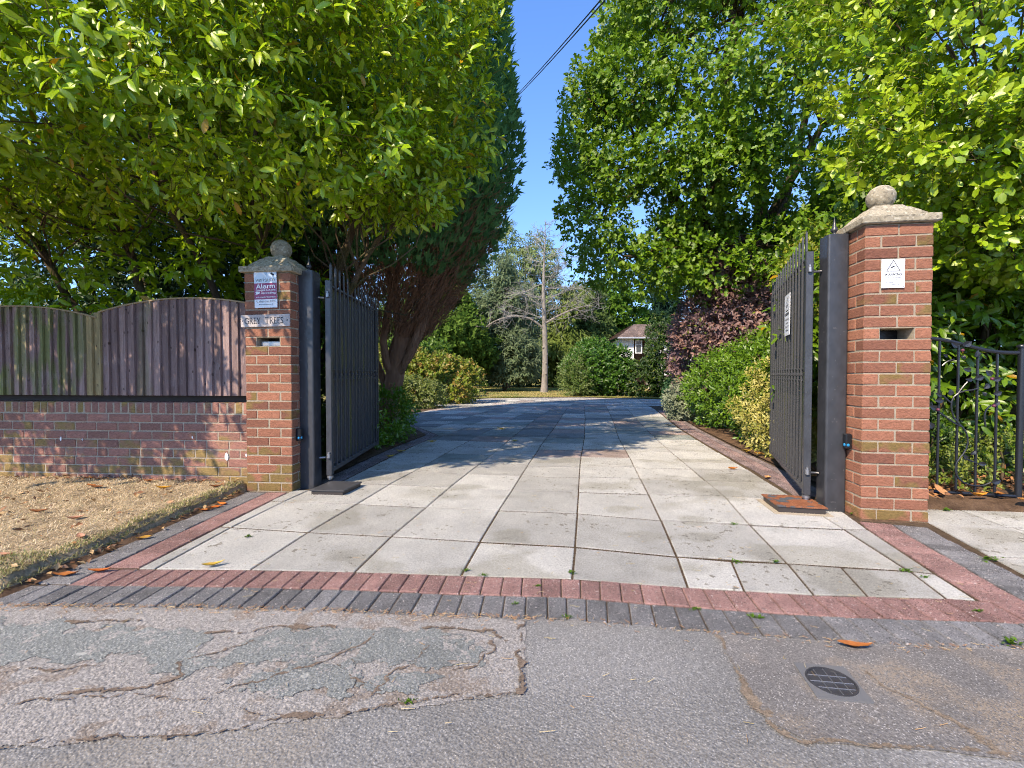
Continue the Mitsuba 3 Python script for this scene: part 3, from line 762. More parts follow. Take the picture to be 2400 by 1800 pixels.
def pier(label, fl, theta, n, rng, slot, moss_from):
    r, b = np.array([math.cos(theta), -math.sin(theta), 0]), np.array([math.sin(theta), math.cos(theta), 0])
    M = frame([fl[0], fl[1], 0], r, b)
    k = thing('gate_pier', label, 'gate pier', 'pair of gate piers')
    for c in range(n):
        z0 = c * COURSE + 0.0
        layout = []
        if c % 2:     # front and back rows of two stretchers, one on each side between them
            for y0 in (0, W - BD):
                for x0 in (0, BW + 0.01):
                    layout.append((x0, x0 + BW, y0, y0 + BD))
            for x0 in (0, W - BD):
                layout.append((x0, x0 + BD, BD + 0.01, W - BD - 0.01))
        else:
            for x0 in (0, W - BD):
                for y0 in (0, BW + 0.01):
                    layout.append((x0, x0 + BD, y0, y0 + BW))
            for y0 in (0, W - BD):
                if c == slot and y0 == 0:
                    continue
                layout.append((BD + 0.01, W - BD - 0.01, y0, y0 + BD))
        for (x0, x1, y0, y1) in layout:
            j = rng.uniform(-0.002, 0.002, 2)
            m = moved(bevel_box(x0 + j[0], x1 + j[0], y0 + j[1], y1 + j[1], z0, z0 + BH, 0.0045, rng, 0.0012), M)
            moss = moss_from(c, x0, rng)
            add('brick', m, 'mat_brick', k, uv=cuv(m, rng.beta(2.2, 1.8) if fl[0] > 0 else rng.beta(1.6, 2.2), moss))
    H = n * COURSE
    core = box(0.005, W - 0.005, 0.005, W - 0.005, -0.03, H - 0.004)
    if slot:
        z0 = slot * COURSE
        core = trimesh.boolean.difference([core, box(BD + 0.006, W - BD - 0.006, -0.1, 0.20, z0 - 0.004, z0 + BH + 0.004)], engine='manifold')
    add('mortar', moved(core, M), 'mat_mortar', k)
    # cap: a square slab, a weathered pyramid in two slopes and the ball on it
    o, cx = 0.034, W / 2
    t = 0.055
    capm = []
    def sq(h, z): return [(cx - h, cx - h, z), (cx + h, cx - h, z), (cx + h, cx + h, z), (cx - h, cx + h, z)]
    capm.append(bevel_box(-o, W + o, -o, W + o, H, H + t, 0.006))
    capm.append(hull(sq(0.205, H + t - 0.004) + sq(0.195, H + t + 0.022) + sq(0.128, H + t + 0.092)))
    capm.append(hull(sq(0.124, H + t + 0.085) + sq(0.095, H + t + 0.118)))
    capm = cat_([c.subdivide().subdivide().subdivide() for c in capm])
    capm.merge_vertices()
    q = capm.vertices * 16 + fl[0] * 3
    capm.vertices += (np.stack([meshkit.fbm(q + s, 3, s) for s in (1, 2, 3)], 1) - 0.5) * 0.008
    add('cap_stone', moved(capm, M), 'mat_stone', k, smooth=35)
    ball = trimesh.creation.icosphere(subdivisions=4, radius=0.094)
    ball.vertices += ball.vertices * ((meshkit.fbm(ball.vertices * 22 + fl[0], 3, 4) - 0.5) * 0.025)[:, None]
    ball.apply_translation([cx, cx, H + t + 0.118 + 0.086])
    add('stone_ball', moved(ball, M), 'mat_stone', k, smooth=True)
    add('neck', moved(lathe([(0, 0), (0.075, 0), (0.066, 0.02), (0.05, 0.032), (0, 0.032)], [cx, cx, H + t + 0.112]), M), 'mat_stone', k, smooth=40)
    return k, M, H

TL, TR_ = math.radians(5.6), math.radians(9.4)
mossL = lambda c, x, rng: float(np.clip(1.25 - 0.0 * x - c * 0.36, 0, 1)) if c < 3 else (rng.uniform(0.2, 0.6) if rng.uniform() < 0.10 else 0.0)
mossR = lambda c, x, rng: (0.55 if c == 0 else 0.0) if c < 1 else (rng.uniform(0.2, 0.55) if rng.uniform() < 0.16 else 0.0)
prng = np.random.default_rng(3)
pierL, ML, HL = pier('left brick gate pier carrying an alarm sign and a stone name plate', (-2.435, 4.212), TL, 24, prng, 16, mossL)
pierR, MR, HR = pier('right sunlit brick gate pier carrying a small white warning sign', (2.572, 3.378), TR_, 26, prng, 16, mossR)
z0 = 16 * COURSE
add('letter_flap', moved(bevel_box(0.125, 0.315, 0.05, 0.055, z0 + 0.002, z0 + 0.042, 0.001), ML), 'mat_galvanised', pierL, label='grey metal flap in the letter slot')
add('letter_box', moved(box(0.112, 0.328, 0.185, 0.196, z0, z0 + BH), ML), 'mat_black_plastic', pierL)
add('letter_box', moved(box(0.112, 0.328, 0.185, 0.196, z0, z0 + BH), MR), 'mat_black_plastic', pierR)
add('mortar', moved(hull([(-0.01, -0.03, -0.03), (W + 0.012, -0.03, -0.03), (W + 0.012, W, -0.03), (-0.01, W, -0.03), (0.0, -0.012, 0.006), (W, -0.012, -0.004), (W, W, 0.0), (0, W, 0.0)]), MR), 'mat_soil', pierR)

# ---- boundary wall
WT = math.radians(5.3)
wr, wb = np.array([-math.cos(WT), math.sin(WT), 0]), np.array([math.sin(WT), math.cos(WT), 0])
MW = np.eye(4); MW[:3, 0], MW[:3, 1], MW[:3, 2], MW[:3, 3] = wr, wb, [0, 0, 1], [-2.43, 4.275, 0]       # x runs left along the wall
def wmoved(m):
    return moved(m, MW)
wall = thing('boundary_wall', 'low shaded brick wall with an upright top course under the timber fence', 'wall')
wrng = np.random.default_rng(11)
WL = 4.9
for c in range(8):
    z0 = 0.035 + c * COURSE
    header = c in (3,)
    pitch = 0.225 if not header else 0.225
    x = -(0.1125 if c % 2 else 0.0) + wrng.uniform(-0.01, 0.01)
    i = 0
    while x < WL:
        w = BW if not (header and i % 2) else 0.1025
        a, e = max(x, 0.002), x + w
        i += 1
        x += w + 0.01
        if e - a < 0.03:
            continue
        m = wmoved(bevel_box(a, e, wrng.uniform(-0.003, 0.003), 0.10, z0, z0 + BH, 0.0045, wrng, 0.001))
        mx = -2.43 - a
        moss = float(np.clip(1.05 - 0.16 * c + wrng.normal(0, 0.25), 0, 1)) if a < 3.2 else float(np.clip(0.3 + wrng.normal(0, 0.2), 0, 0.6))
        if wrng.uniform() < 0.45:
            moss *= 0.25
        add('brick', m, 'mat_wall_brick', wall, uv=cuv(m, wrng.beta(2, 2), moss))
zs = 0.035 + 8 * COURSE
x = 0.004
while x < WL:
    m = wmoved(bevel_box(x, x + 0.068, wrng.uniform(-0.002, 0.004), 0.21, zs, zs + 0.105, 0.006, wrng, 0.0015))
    add('brick', m, 'mat_wall_brick', wall, uv=cuv(m, wrng.beta(2, 2.5), 0.5 if wrng.uniform() < 0.3 else 0.1))
    x += 0.0775
add('mortar', wmoved(box(0.0, WL, 0.005, 0.205, -0.05, zs + 0.100)), 'mat_wall_mortar', wall)
# white drips of lime on the wall face
for (px, pz, w, h) in [(0.24, 0.30, 0.035, 0.075), (0.045, 0.315, 0.014, 0.03), (0.58, 0.475, 0.011, 0.026), (1.72, 0.44, 0.012, 0.022), (1.95, 0.445, 0.016, 0.04), (3.0, 0.36, 0.02, 0.03)]:
    g = wobble(affinity.scale(Point(0, 0).buffer(1), w / 2, h / 2), 0.006, 40, 0.003, int(px * 50))
    m = prism(g, 0, 0.003)
    m.vertices = np.c_[m.vertices[:, 0] + px, -m.vertices[:, 2] - 0.002, m.vertices[:, 1] + pz]
    add('lime_drip', moved(m, MW), 'mat_white_wall', wall, label='white lime drip on the wall face')

# ---- timber fence on the wall: panels with arched tops
fence = thing('timber_fence', 'weathered purple brown timber fence with arched panels standing on the brick wall', 'fence')
frng = np.random.default_rng(5)
def arch(x):     # top height along the wall, x metres left of the pier
    c = round((x - 0.62) / 1.83) * 1.83 + 0.62
    u = (x - c) / 0.915
    peak = 1.775 if c < 1.5 else 1.725
    return peak - 0.125 * u * u
zb = 0.868
x = -0.07
k = 0
while x < WL - 0.02:
    u = ((x - 0.62) / 1.83 + 0.5) % 1.0
    a, e = x, x + 0.098
    pts = []
    za, ze = arch(a + 0.001), arch(e - 0.001)
    if round((a - 0.62) / 1.83) != round((e - 0.62) / 1.83):
        ze = za
    for (px, zt, d) in ((a, za, 0.036), (e, ze, 0.010)):       # feather edge: thick at one side
        pts += [(px, 0.02, zb), (px, 0.02 - d, zb), (px, 0.02 - d, zt), (px, 0.02, zt)]
    m = wmoved(hull(pts))
    fresh = u < 0.055 or u > 0.945
    alg = 0.95 if fresh else (frng.uniform(0.35, 0.75) if a > 1.6 else (frng.uniform(0.1, 0.35) if frng.uniform() < 0.3 else 0.0))
    add('board', m, 'mat_wood', fence, uv=cuv(m, frng.uniform(0, 1), alg))
    x += 0.0872
    k += 1
for c in (0.62, 2.45, 4.28):
    xs = np.linspace(max(c - 0.905, 0.003), min(c + 0.905, WL), 25)
    ms = []
    for a, e in zip(xs[:-1], xs[1:]):
        ms.append(hull([(px, y, arch(min(max(px, c - 0.9), c + 0.9)) + dz) for px in (a, e) for y in (-0.012, 0.035) for dz in (0.001, 0.014)]))
    add('capping', wmoved(cat_(ms)), 'mat_wood_trim', fence)
    add('backing_rail', wmoved(box(max(c - 0.9, 0.01), c + 0.9, 0.022, 0.06, 1.35, 1.43)), 'mat_wood_trim', fence)
add('base_rail', wmoved(box(0.002, WL, 0.10, 0.14, zs + 0.108, zb + 0.02)), 'mat_black_rail', fence)

# ================================================================ GATE POSTS AND GATES
def finial(o, h=0.11):
    s = h / 0.11
    prof = [(0, 0), (0.016, 0), (0.016, 0.008), (0.009, 0.014), (0.009, 0.022), (0.017, 0.030), (0.019, 0.038), (0.012, 0.052), (0.006, 0.078), (0.001, 0.11), (0, 0.11)]
    return lathe([(r * s, z * s) for r, z in prof], o, 12)

def post(label, c, theta, h):
    r, b = np.array([math.cos(theta), -math.sin(theta), 0]), np.array([math.sin(theta), math.cos(theta), 0])
    M = frame([c[0], c[1], 0], r, b)
    k = thing('gate_post', label, 'gate post', 'pair of black gate posts')
    g = Polygon([(0, 0), (0.15, 0), (0.15, 0.15), (0, 0.15)]).buffer(-0.018, join_style=1).buffer(0.018, quad_segs=5)
    add('box_section', moved(prism(g, -0.02, h), M), 'mat_black_paint', k, smooth=50)
    add('top_plate', moved(prism(g.buffer(-0.004), h - 0.002, h + 0.005), M), 'mat_black_paint', k, smooth=40)
    add('finial', moved(finial([0.075, 0.075, h + 0.004], 0.15), M), 'mat_black_paint', k, smooth=50)
    return k, M

# left post: its right front corner stands at (-1.87, 4.36)
postL, MPL = post('square black steel gate post beside the left brick pier, half in its shadow', (-1.85 - 0.15 * math.cos(TL), 4.29 + 0.15 * math.sin(TL)), TL, 2.03)
postR, MPR = post('square black steel gate post beside the right brick pier, sunlit', (2.440, 3.575), TR_, 2.145)

def sensor(label, M, x, y, z, side):
    k = thing('gate_sensor', label, 'gate sensor', 'sensors facing each other across the drive')
    s = 1 if side > 0 else -1
    add('housing', moved(bevel_box(min(x, x + s * 0.045), max(x, x + s * 0.045), y, y + 0.055, z, z + 0.115, 0.008), M), 'mat_black_plastic', k)
    ln = lathe([(0, 0), (0.013, 0), (0.010, 0.005), (0, 0.007)], [0, 0, 0], 16)
    R = trimesh.transformations.rotation_matrix(math.pi / 2 * s, [0, 1, 0])
    ln.apply_transform(R)
    ln.apply_translation([x + s * 0.045, y + 0.022, z + 0.03])
    add('lens', moved(ln, M), 'mat_blue_lens', k, smooth=40)
    ln2 = lathe([(0, 0), (0.011, 0), (0.008, 0.004), (0, 0.005)], [0, 0, 0], 16)
    ln2.apply_transform(trimesh.transformations.rotation_matrix(math.pi / 2, [1, 0, 0]))
    ln2.apply_translation([x + s * 0.030, y - 0.0005, z + 0.03])
    add('lens', moved(ln2, M), 'mat_blue_lens', k, smooth=40)

sensor('small black sensor with a blue lens low on the left brick pier', ML, W + 0.002, 0.055, 0.455, 1)
sensor('small black sensor with a blue lens low on the right brick pier', MR, -0.002, 0.115, 0.50, -1)

def gate(label, p0, p1, zr, zt, zbot, face, nbar, gkey):
    """A leaf from its hinge stile p0 to its free end p1; face = +1 when bars stand on the right-hand side of that line."""
    p0, p1 = np.array(p0), np.array(p1)
    L = float(np.linalg.norm(p1 - p0))
    d = (p1 - p0) / L
    n2 = np.array([d[1], -d[0]]) * face
    M = np.eye(4)
    M[:3, 0], M[:3, 1], M[:3, 3] = [*d, 0], [*n2, 0], [*p0, 0]
    def put(m):
        return moved(m, M)
    k = thing('entrance_gate', label, 'gate', gkey)
    add('stile', put(bevel_box(-0.027, 0.027, -0.027, 0.027, zbot, zr + 0.045, 0.004)), 'mat_black_paint', k)
    add('stile', put(bevel_box(L - 0.025, L + 0.025, -0.025, 0.025, zbot + 0.02, zr + 0.01, 0.004)), 'mat_black_paint', k)
    for z, h in ((zr, 0.020), (1.02, 0.014), (1.115, 0.014), (zbot + 0.045, 0.045)):
        add('rail', put(bevel_box(0.027, L - 0.025, -0.02, 0.02, z - h / 2, z + h / 2, 0.003)), 'mat_gate_bar', k)
    add('steel_sheet', put(box(0.026, L - 0.026, -0.027, -0.023, zbot + 0.06, zr - 0.01)), 'mat_gate_sheet', k)
    for i in range(nbar):
        x = L * (i + 0.02) / (nbar - 0.2)
        x = max(0.0, x)
        w = 0.021 if i == 0 else 0.0125
        zlow = zr + 0.047 if i == 0 else zbot + 0.07
        tip = zt - 0.06 * math.sin(math.pi * min(1, i / (nbar - 1)) * 0.5)
        pts = [(x + sx * w, sy * 0.0065 + 0.021, z) for sx in (-1, 1) for sy in (-1, 1) for z in (zlow, tip - 0.03)] + [(x, 0.021, tip)]
        add('bar', put(hull(pts)), 'mat_gate_bar', k)
        if 0 < i:
            add('collar', put(bevel_box(x - 0.019, x + 0.019, 0.010, 0.034, 1.055, 1.082, 0.004)), 'mat_gate_bar', k)
    for z in (zr - 0.10, zbot + 0.19):
        h = cat_([lathe([(0, 0), (0.017, 0), (0.017, 0.035), (0.011, 0.04), (0.011, 0.055), (0, 0.055)], [-0.037, 0.0, z - 0.02], 14)])
        add('hinge', put(h), 'mat_galvanised', k, smooth=40)
    add('pivot', put(lathe([(0, 0), (0.020, 0), (0.020, 0.012), (0.030, 0.014), (0.030, 0.034), (0.018, 0.038), (0.018, 0.06), (0, 0.06)], [0, 0, 0.060], 16)), 'mat_galvanised', k, smooth=40)
    return k, put, L

gateL, putL, LL = gate('dark steel sheeted gate leaf standing open on the left, in shade', (-1.752, 4.42), (-1.83, 6.22), 1.92, 2.14, 0.10, 1, 14, 'pair of open entrance gates')
gateR, putR, LR = gate('dark steel sheeted gate leaf standing open on the right, carrying a small sign', (2.374, 3.70), (3.12, 5.52), 2.0, 2.22, 0.10, -1, 14, 'pair of open entrance gates')
# hinge arms from the posts
for z in (1.80, 0.27):
    add('hinge_arm', tube([(-1.855, 4.385, z), (-1.825, 4.41, z), (-1.795, 4.42, z)], 0.009, 8), 'mat_galvanised', postL, smooth=40)
for z in (1.885, 0.28):
    add('hinge_arm', tube([(2.452, 3.665, z), (2.43, 3.68, z), (2.400, 3.69, z)], 0.009, 8), 'mat_black_paint', postR, smooth=40)

def gearbox(label, corners, mat, rim, h=0.05):
    k = thing('gate_motor_cover', label, 'cover plate', 'cover plates under the gate hinges')
    p = Polygon(corners)
    add('side', prism(p.buffer(-0.012, join_style=2), -0.02, h), 'mat_plate_side', k)
    add('lid', bevel_prism(list(p.exterior.coords)[:-1], h, h + 0.010, 0.002), mat, k)
    if rim:
        add('bedding', prism(p.buffer(0.028, join_style=2).difference(p.buffer(-0.02)), -0.01, 0.007), 'mat_mortar', k)

gearbox('flat dark steel cover plate under the hinge of the left gate', [(-1.80, 4.07), (-1.485, 4.04), (-1.43, 4.385), (-1.745, 4.415)], 'mat_plate_dark', False, 0.034)
gearbox('rusty orange steel cover plate under the hinge of the right gate', [(2.045, 3.525), (2.385, 3.455), (2.445, 3.80), (2.105, 3.87)], 'mat_rust', True)

# ================================================================ SIGNS
def signframe(M, x, z, y=-0.012, tilt=0.0):
    """Matrix: x right along the pier face, y up, z out of it, from the point (x, z) of the face."""
    S = np.eye(4)
    S[:3, 0], S[:3, 1], S[:3, 2], S[:3, 3] = [1, 0, 0], [0, 0, 1], [0, -1, 0], [x, y, z]
    R = trimesh.transformations.rotation_matrix(tilt, [0, 0, 1])
    return M @ S @ R

def flat(x0, x1, y0, y1, z0, z1, b=0.0):
    return bevel_box(x0, x1, y0, y1, z0, z1, b) if b else box(x0, x1, y0, y1, z0, z1)

def words(s, x, y, h, width=None, bold=False, z=0.004, centre=None, depth=0.0008):
    m = meshkit.text_mesh(s, h, depth, bold)
    m.apply_translation([-m.bounds[0][0], 0, 0])
    w = m.extents[0]
    if width:
        m.apply_scale([width / w, 1, 1]); w = width
    m.apply_translation([(x if centre is None else centre - w / 2), y, z])
    return m

def lines(pts, w, z=0.004, d=0.0008):
    g = LineString(pts).buffer(w / 2, cap_style=2, join_style=2)
    return prism(g, z, z + d)

S = signframe(ML, 0.106, 1.668, -0.010, math.radians(1.2))
sg = thing('alarm_sign', 'white and maroon alarm notice at the top of the left brick pier', 'sign')
SW, SH = 0.217, 0.332
def sp(name, m, mat, **kw): return add(name, moved(m, S), mat, sg, **kw)
sp('panel', flat(0, SW, 0, SH, 0, 0.003, 0.001), 'mat_white_sign')
sp('maroon_band', flat(0.0005, SW - 0.0005, 0.077, 0.222, 0.0032, 0.0040), 'mat_maroon')
sp('pale_band', prism(Polygon([(0.002, 0.224), (SW - 0.002, 0.224), (SW - 0.002, SH - 0.002), (0.15, SH - 0.002), (0.11, 0.275), (0.06, SH - 0.002), (0.03, 0.30), (0.002, 0.27)]), 0.0032, 0.0038), 'mat_sign_pale_blue')
sp('blue_wedge', prism(Polygon([(0.088, SH - 0.004), (0.132, SH - 0.004), (0.124, 0.282)]), 0.004, 0.0046), 'mat_sign_blue')
mm = flat(-0.017, 0.017, -0.008, 0.008, 0.004, 0.0048); mm.apply_transform(trimesh.transformations.rotation_matrix(-0.6, [0, 0, 1])); mm.apply_translation([0.178, 0.300, 0])
sp('camera_mark', mm, 'mat_sign_black')
sp('lettering', words('verisure', 0, 0.236, 0.034, 0.182, False, 0.0042, SW / 2), 'mat_sign_grey')
sp('lettering', cat_([words('Alarm', 0, 0.176, 0.035, 0.182, True, 0.0044, 0.111), words('Images & Audio', 0, 0.153, 0.0135, 0.186, True, 0.0044, 0.112),
                      words('recording', 0.068, 0.125, 0.0165, 0.136, True, 0.0044), words('24H GUARD RESPONSE', 0, 0.091, 0.009, 0.186, True, 0.0044, 0.112),
                      prism(Polygon([(0.012, 0.118), (0.05, 0.128), (0.056, 0.143), (0.05, 0.146), (0.014, 0.147), (0.012, 0.140), (0.020, 0.138), (0.019, 0.131)]), 0.0044, 0.0052)]), 'mat_white_sign')
sp('lettering', cat_([words('0800 150 9999', 0.045, 0.050, 0.0135, 0.155, False, 0.0042), words('www.verisure.co.uk', 0, 0.026, 0.009, 0.14, False, 0.0042, SW / 2),
                      lines([(0.018, 0.066), (0.021, 0.056), (0.030, 0.050), (0.034, 0.052)], 0.0035)]), 'mat_sign_grey')

# name plate: roman capitals cut from strokes with serifs
def roman(s, h):
    glyph = {
        'G': (0.80, [[(0.78, 0.82), (0.66, 0.95), (0.45, 1.0), (0.22, 0.92), (0.07, 0.7), (0.04, 0.5), (0.09, 0.25), (0.25, 0.07), (0.47, 0.0), (0.66, 0.04), (0.76, 0.12), (0.76, 0.42)], [(0.60, 0.42), (0.88, 0.42)], [(0.78, 0.95), (0.78, 0.72)]], (0, 1)),
        'R': (0.72, [[(0.16, 0), (0.16, 1)], [(0.04, 1), (0.40, 1), (0.56, 0.93), (0.60, 0.77), (0.55, 0.61), (0.38, 0.52), (0.16, 0.52)], [(0.36, 0.52), (0.70, 0.0), (0.80, 0.0)], [(0.04, 0), (0.28, 0)]], (0, 2)),
        'E': (0.58, [[(0.16, 0), (0.16, 1)], [(0.04, 1), (0.54, 1), (0.54, 0.88)], [(0.16, 0.52), (0.45, 0.52)], [(0.45, 0.6), (0.45, 0.44)], [(0.04, 0), (0.57, 0), (0.57, 0.13)]], (0,)),
        'Y': (0.74, [[(0.38, 0), (0.38, 0.46), (0.10, 1)], [(0.38, 0.46), (0.64, 1)], [(0.26, 0), (0.50, 0)], [(-0.01, 1), (0.22, 1)], [(0.54, 1), (0.76, 1)]], (0,)),
        'T': (0.72, [[(0.37, 0), (0.37, 1)], [(0.04, 0.86), (0.04, 1), (0.70, 1), (0.70, 0.86)], [(0.25, 0), (0.49, 0)]], (0,)),
        'S': (0.54, [[(0.47, 0.86), (0.40, 0.97), (0.27, 1.0), (0.14, 0.95), (0.08, 0.80), (0.14, 0.64), (0.36, 0.46), (0.47, 0.30), (0.44, 0.12), (0.30, 0.0), (0.15, 0.03), (0.06, 0.14)], [(0.47, 0.98), (0.47, 0.80)], [(0.06, 0.2), (0.06, 0.02)]], (0,)),
    }
    x, ms = 0.0, []
    for ch in s:
        if ch == ' ':
            x += 0.85 * h
            continue
        w, strokes, heavy = glyph[ch]
        for i, st in enumerate(strokes):
            ms.append(lines([(x + a * h, b * h) for a, b in st], (0.155 if i in heavy else 0.10) * h, 0.0122, 0.0008))
        x += (w + 0.13) * h
    m = cat_(ms)
    return m, x

S = signframe(ML, -0.028, 1.496, -0.0045, math.radians(0.8))
npl = thing('name_plate', 'pale stone house name plate reading GREY TREES on the left brick pier', 'name plate')
add('plate', moved(bevel_box(0, 0.468, 0, 0.110, 0, 0.012, 0.002), S), 'mat_plate_stone', npl)
tm, tw = roman('GREY TREES', 0.052)
tm.apply_scale([0.375 / tw, 1, 1])
tm.apply_translation([0.040, 0.029, 0])
add('lettering', moved(tm, S), 'mat_sign_black', npl)
for x in (0.019, 0.446):
    add('screw', moved(lathe([(0, 0), (0.0065, 0), (0.005, 0.002), (0, 0.003)], [x, 0.056, 0.012], 12), S), 'mat_sign_black', npl)

S = signframe(MR, 0.105, 1.692, -0.006, 0)
ws = thing('warning_sign', 'small white camera warning notice on the sunlit right brick pier', 'sign')
def wp(name, m, mat): return add(name, moved(m, S), mat, ws)
wp('panel', flat(0, 0.150, 0, 0.207, 0, 0.006, 0.001), 'mat_white_sign')
tri = Polygon([(0.033, 0.122), (0.117, 0.122), (0.075, 0.196)]).buffer(0.003)
wp('triangle', prism(tri.difference(tri.buffer(-0.0042)), 0.0062, 0.007), 'mat_sign_black')
cm = flat(-0.013, 0.013, -0.0042, 0.0042, 0.0062, 0.007); cm.apply_transform(trimesh.transformations.rotation_matrix(0.5, [0, 0, 1])); cm.apply_translation([0.071, 0.151, 0])
wp('camera_mark', cat_([cm, lines([(0.076, 0.143), (0.086, 0.139)], 0.002, 0.0062)]), 'mat_sign_black')
wp('lettering', words('WARNING', 0, 0.089, 0.0155, 0.110, True, 0.0062, 0.075), 'mat_sign_black')
wp('lettering', cat_([words(s, 0, y, 0.0092, w, False, 0.0062, 0.075) for s, y, w in (('These premises', 0.070, 0.104), ('are under', 0.053, 0.062), ('24 hour CCTV', 0.036, 0.094), ('surveillance', 0.019, 0.080))]), 'mat_sign_grey')
for x, y in ((0.008, 0.199), (0.142, 0.199), (0.008, 0.008), (0.142, 0.008)):
    wp('screw', lathe([(0, 0), (0.0032, 0), (0.002, 0.0016), (0, 0.002)], [x, y, 0.006], 10), 'mat_sign_grey')

# the notice tied to the bars of the right gate; it faces the drive
gs = thing('gate_sign', 'upright white camera notice fixed to the bars of the right gate', 'sign')
def gp(name, m, mat):
    m = m.copy()     # sign space (x right, y up, z out) -> gate space (x along the leaf, y out, z up)
    v = m.vertices.copy()
    m.vertices = np.c_[0.90 - v[:, 0], v[:, 2] + 0.031, v[:, 1] + 1.44]
    m = putR(m)
    add(name, m, mat, gs)
gp('panel', flat(0, 0.275, 0, 0.39, 0, 0.005, 0.001), 'mat_white_sign')
tri = Polygon([(0.07, 0.235), (0.205, 0.235), (0.1375, 0.36)]).buffer(0.004)
gp('triangle', prism(tri.difference(tri.buffer(-0.009)), 0.0052, 0.006), 'mat_sign_black')
cm = flat(-0.022, 0.022, -0.008, 0.008, 0.0052, 0.006); cm.apply_transform(trimesh.transformations.rotation_matrix(0.5, [0, 0, 1])); cm.apply_translation([0.13, 0.28, 0])
gp('camera_mark', cm, 'mat_sign_black')
gp('lettering', words('WARNING', 0, 0.19, 0.026, 0.2, True, 0.0052, 0.1375), 'mat_sign_black')
gp('lettering', cat_([words(s, 0, y, 0.017, w, False, 0.0052, 0.1375) for s, y, w in (('These premises', 0.145, 0.19), ('are under', 0.110, 0.12), ('24 hour CCTV', 0.075, 0.17), ('surveillance', 0.04, 0.15))]), 'mat_sign_grey')

# ================================================================ DRAIN COVER
dc = thing('drain_cover', 'round dark ribbed drain cover in a square grey surround, set in the tarmac', 'drain cover')
DM = frame([1.105, 1.572, 0], [math.cos(0.15), -math.sin(0.15), 0], [math.sin(0.15), math.cos(0.15), 0])
sq_ = Polygon([(-0.088, -0.094), (0.082, -0.094), (0.088, 0.094), (-0.082, 0.094)])
add('surround', moved(prism(sq_.difference(Point(0, 0).buffer(0.0775)), -0.01, 0.0085), DM), 'mat_surround', dc)
add('rim', moved(prism(Point(0, 0).buffer(0.077, 24).difference(Point(0, 0).buffer(0.0715, 24)), -0.01, 0.010), DM), 'mat_black_paint', dc)
add('lid', moved(prism(Point(0, 0).buffer(0.071, 24), -0.01, 0.0055), DM), 'mat_black_paint', dc)
for a in (-0.036, -0.004, 0.030):
    for ang in (0.0, math.pi / 2):
        hl = math.sqrt(0.0690 ** 2 - a * a)
        m = bevel_box(-hl, hl, a - 0.0014, a + 0.0014, 0.0053, 0.0086, 0.0007)
        m.apply_transform(trimesh.transformations.rotation_matrix(ang, [0, 0, 1]))
        add('rib', moved(m, DM), 'mat_galvanised', dc)

# ================================================================ IRON RAILING beside the right pier
ir = thing('iron_railing', 'black wrought iron railing with leafy scrolls between the right pier and its post', 'railing')
def rail_pt(x, z, out=0.0):
    return np.array([x, 4.03 - 0.285 * (x - 3.09) - out, z])
top = [(3.05, 1.36), (3.30, 1.385), (3.45, 1.385), (3.58, 1.37), (3.72, 1.33), (3.84, 1.285), (3.95, 1.25), (4.05, 1.243), (4.10, 1.243)]
xs = np.linspace(3.05, 4.12, 40)
zt_ = np.interp(xs, [a for a, _ in top], [b for _, b in top])
zt_ = np.convolve(np.pad(zt_, 3, 'edge'), np.ones(7) / 7, 'valid')
add('top_rail', tube([rail_pt(a, b) for a, b in zip(xs, zt_)], 0.016, 8), 'mat_iron', ir, smooth=40)
add('bottom_rail', tube([rail_pt(a, 0.075) for a in (3.05, 3.6, 4.14)], 0.014, 8), 'mat_iron', ir, smooth=40)
for x in (3.24, 3.60, 3.725, 3.85, 3.975, 3.36, 3.48):
    add('bar', tube([rail_pt(x, z) for z in (0.06, 0.5, float(np.interp(x, xs, zt_)))], 0.0095, 8), 'mat_iron', ir, smooth=40)
add('post', cat_([tube([rail_pt(4.125, z) for z in (0.0, 0.6, 1.29)], 0.023, 10), lathe([(0, 0), (0.032, 0), (0.034, 0.012), (0.028, 0.022), (0, 0.026)], rail_pt(4.125, 1.285), 12)]), 'mat_iron', ir, smooth=40)
add('post', cat_([tube([rail_pt(4.235, z) for z in (0.0, 0.6, 1.19)], 0.020, 10), lathe([(0, 0), (0.028, 0), (0.024, 0.02), (0, 0.024)], rail_pt(4.235, 1.185), 12)]), 'mat_iron', ir, smooth=40)
def curve(pts, n=26):
    from scipy.interpolate import splprep, splev
    tck, _ = splprep(np.asarray(pts, float).T, s=0, k=min(3, len(pts) - 1))
    return np.array(splev(np.linspace(0, 1, n), tck)).T
def px_rail(u, v):        # where the railing is crossed, measured on its own plane: x along, z up
    return (3.60 + (u - 180) * 0.000783, 1.385 - (v - 120) * 0.000980)
VINES = [
    [(500, 560), (400, 580), (330, 600), (280, 660), (275, 740), (310, 830), (370, 890), (410, 960), (415, 1040), (380, 1120), (330, 1190), (318, 1260), (345, 1330), (420, 1375), (520, 1385), (610, 1350)],
    [(370, 890), (290, 850), (210, 795), (140, 745), (100, 680)],
    [(330, 600), (370, 545), (430, 480)],
    [(200, 620), (240, 660), (275, 690)],
    [(380, 1150), (430, 1170), (500, 1195)],
    [(560, 880), (550, 790), (570, 730), (610, 700)],
    [(190, 370), (230, 335), (290, 315)],
]
for v in VINES:
    c = curve([[*px_rail(a, b)] for a, b in v])
    add('scroll', tube([rail_pt(a, b, 0.016) for a, b in c], 0.0065, 6), 'mat_iron', ir, smooth=40)
irng = np.random.default_rng(2)
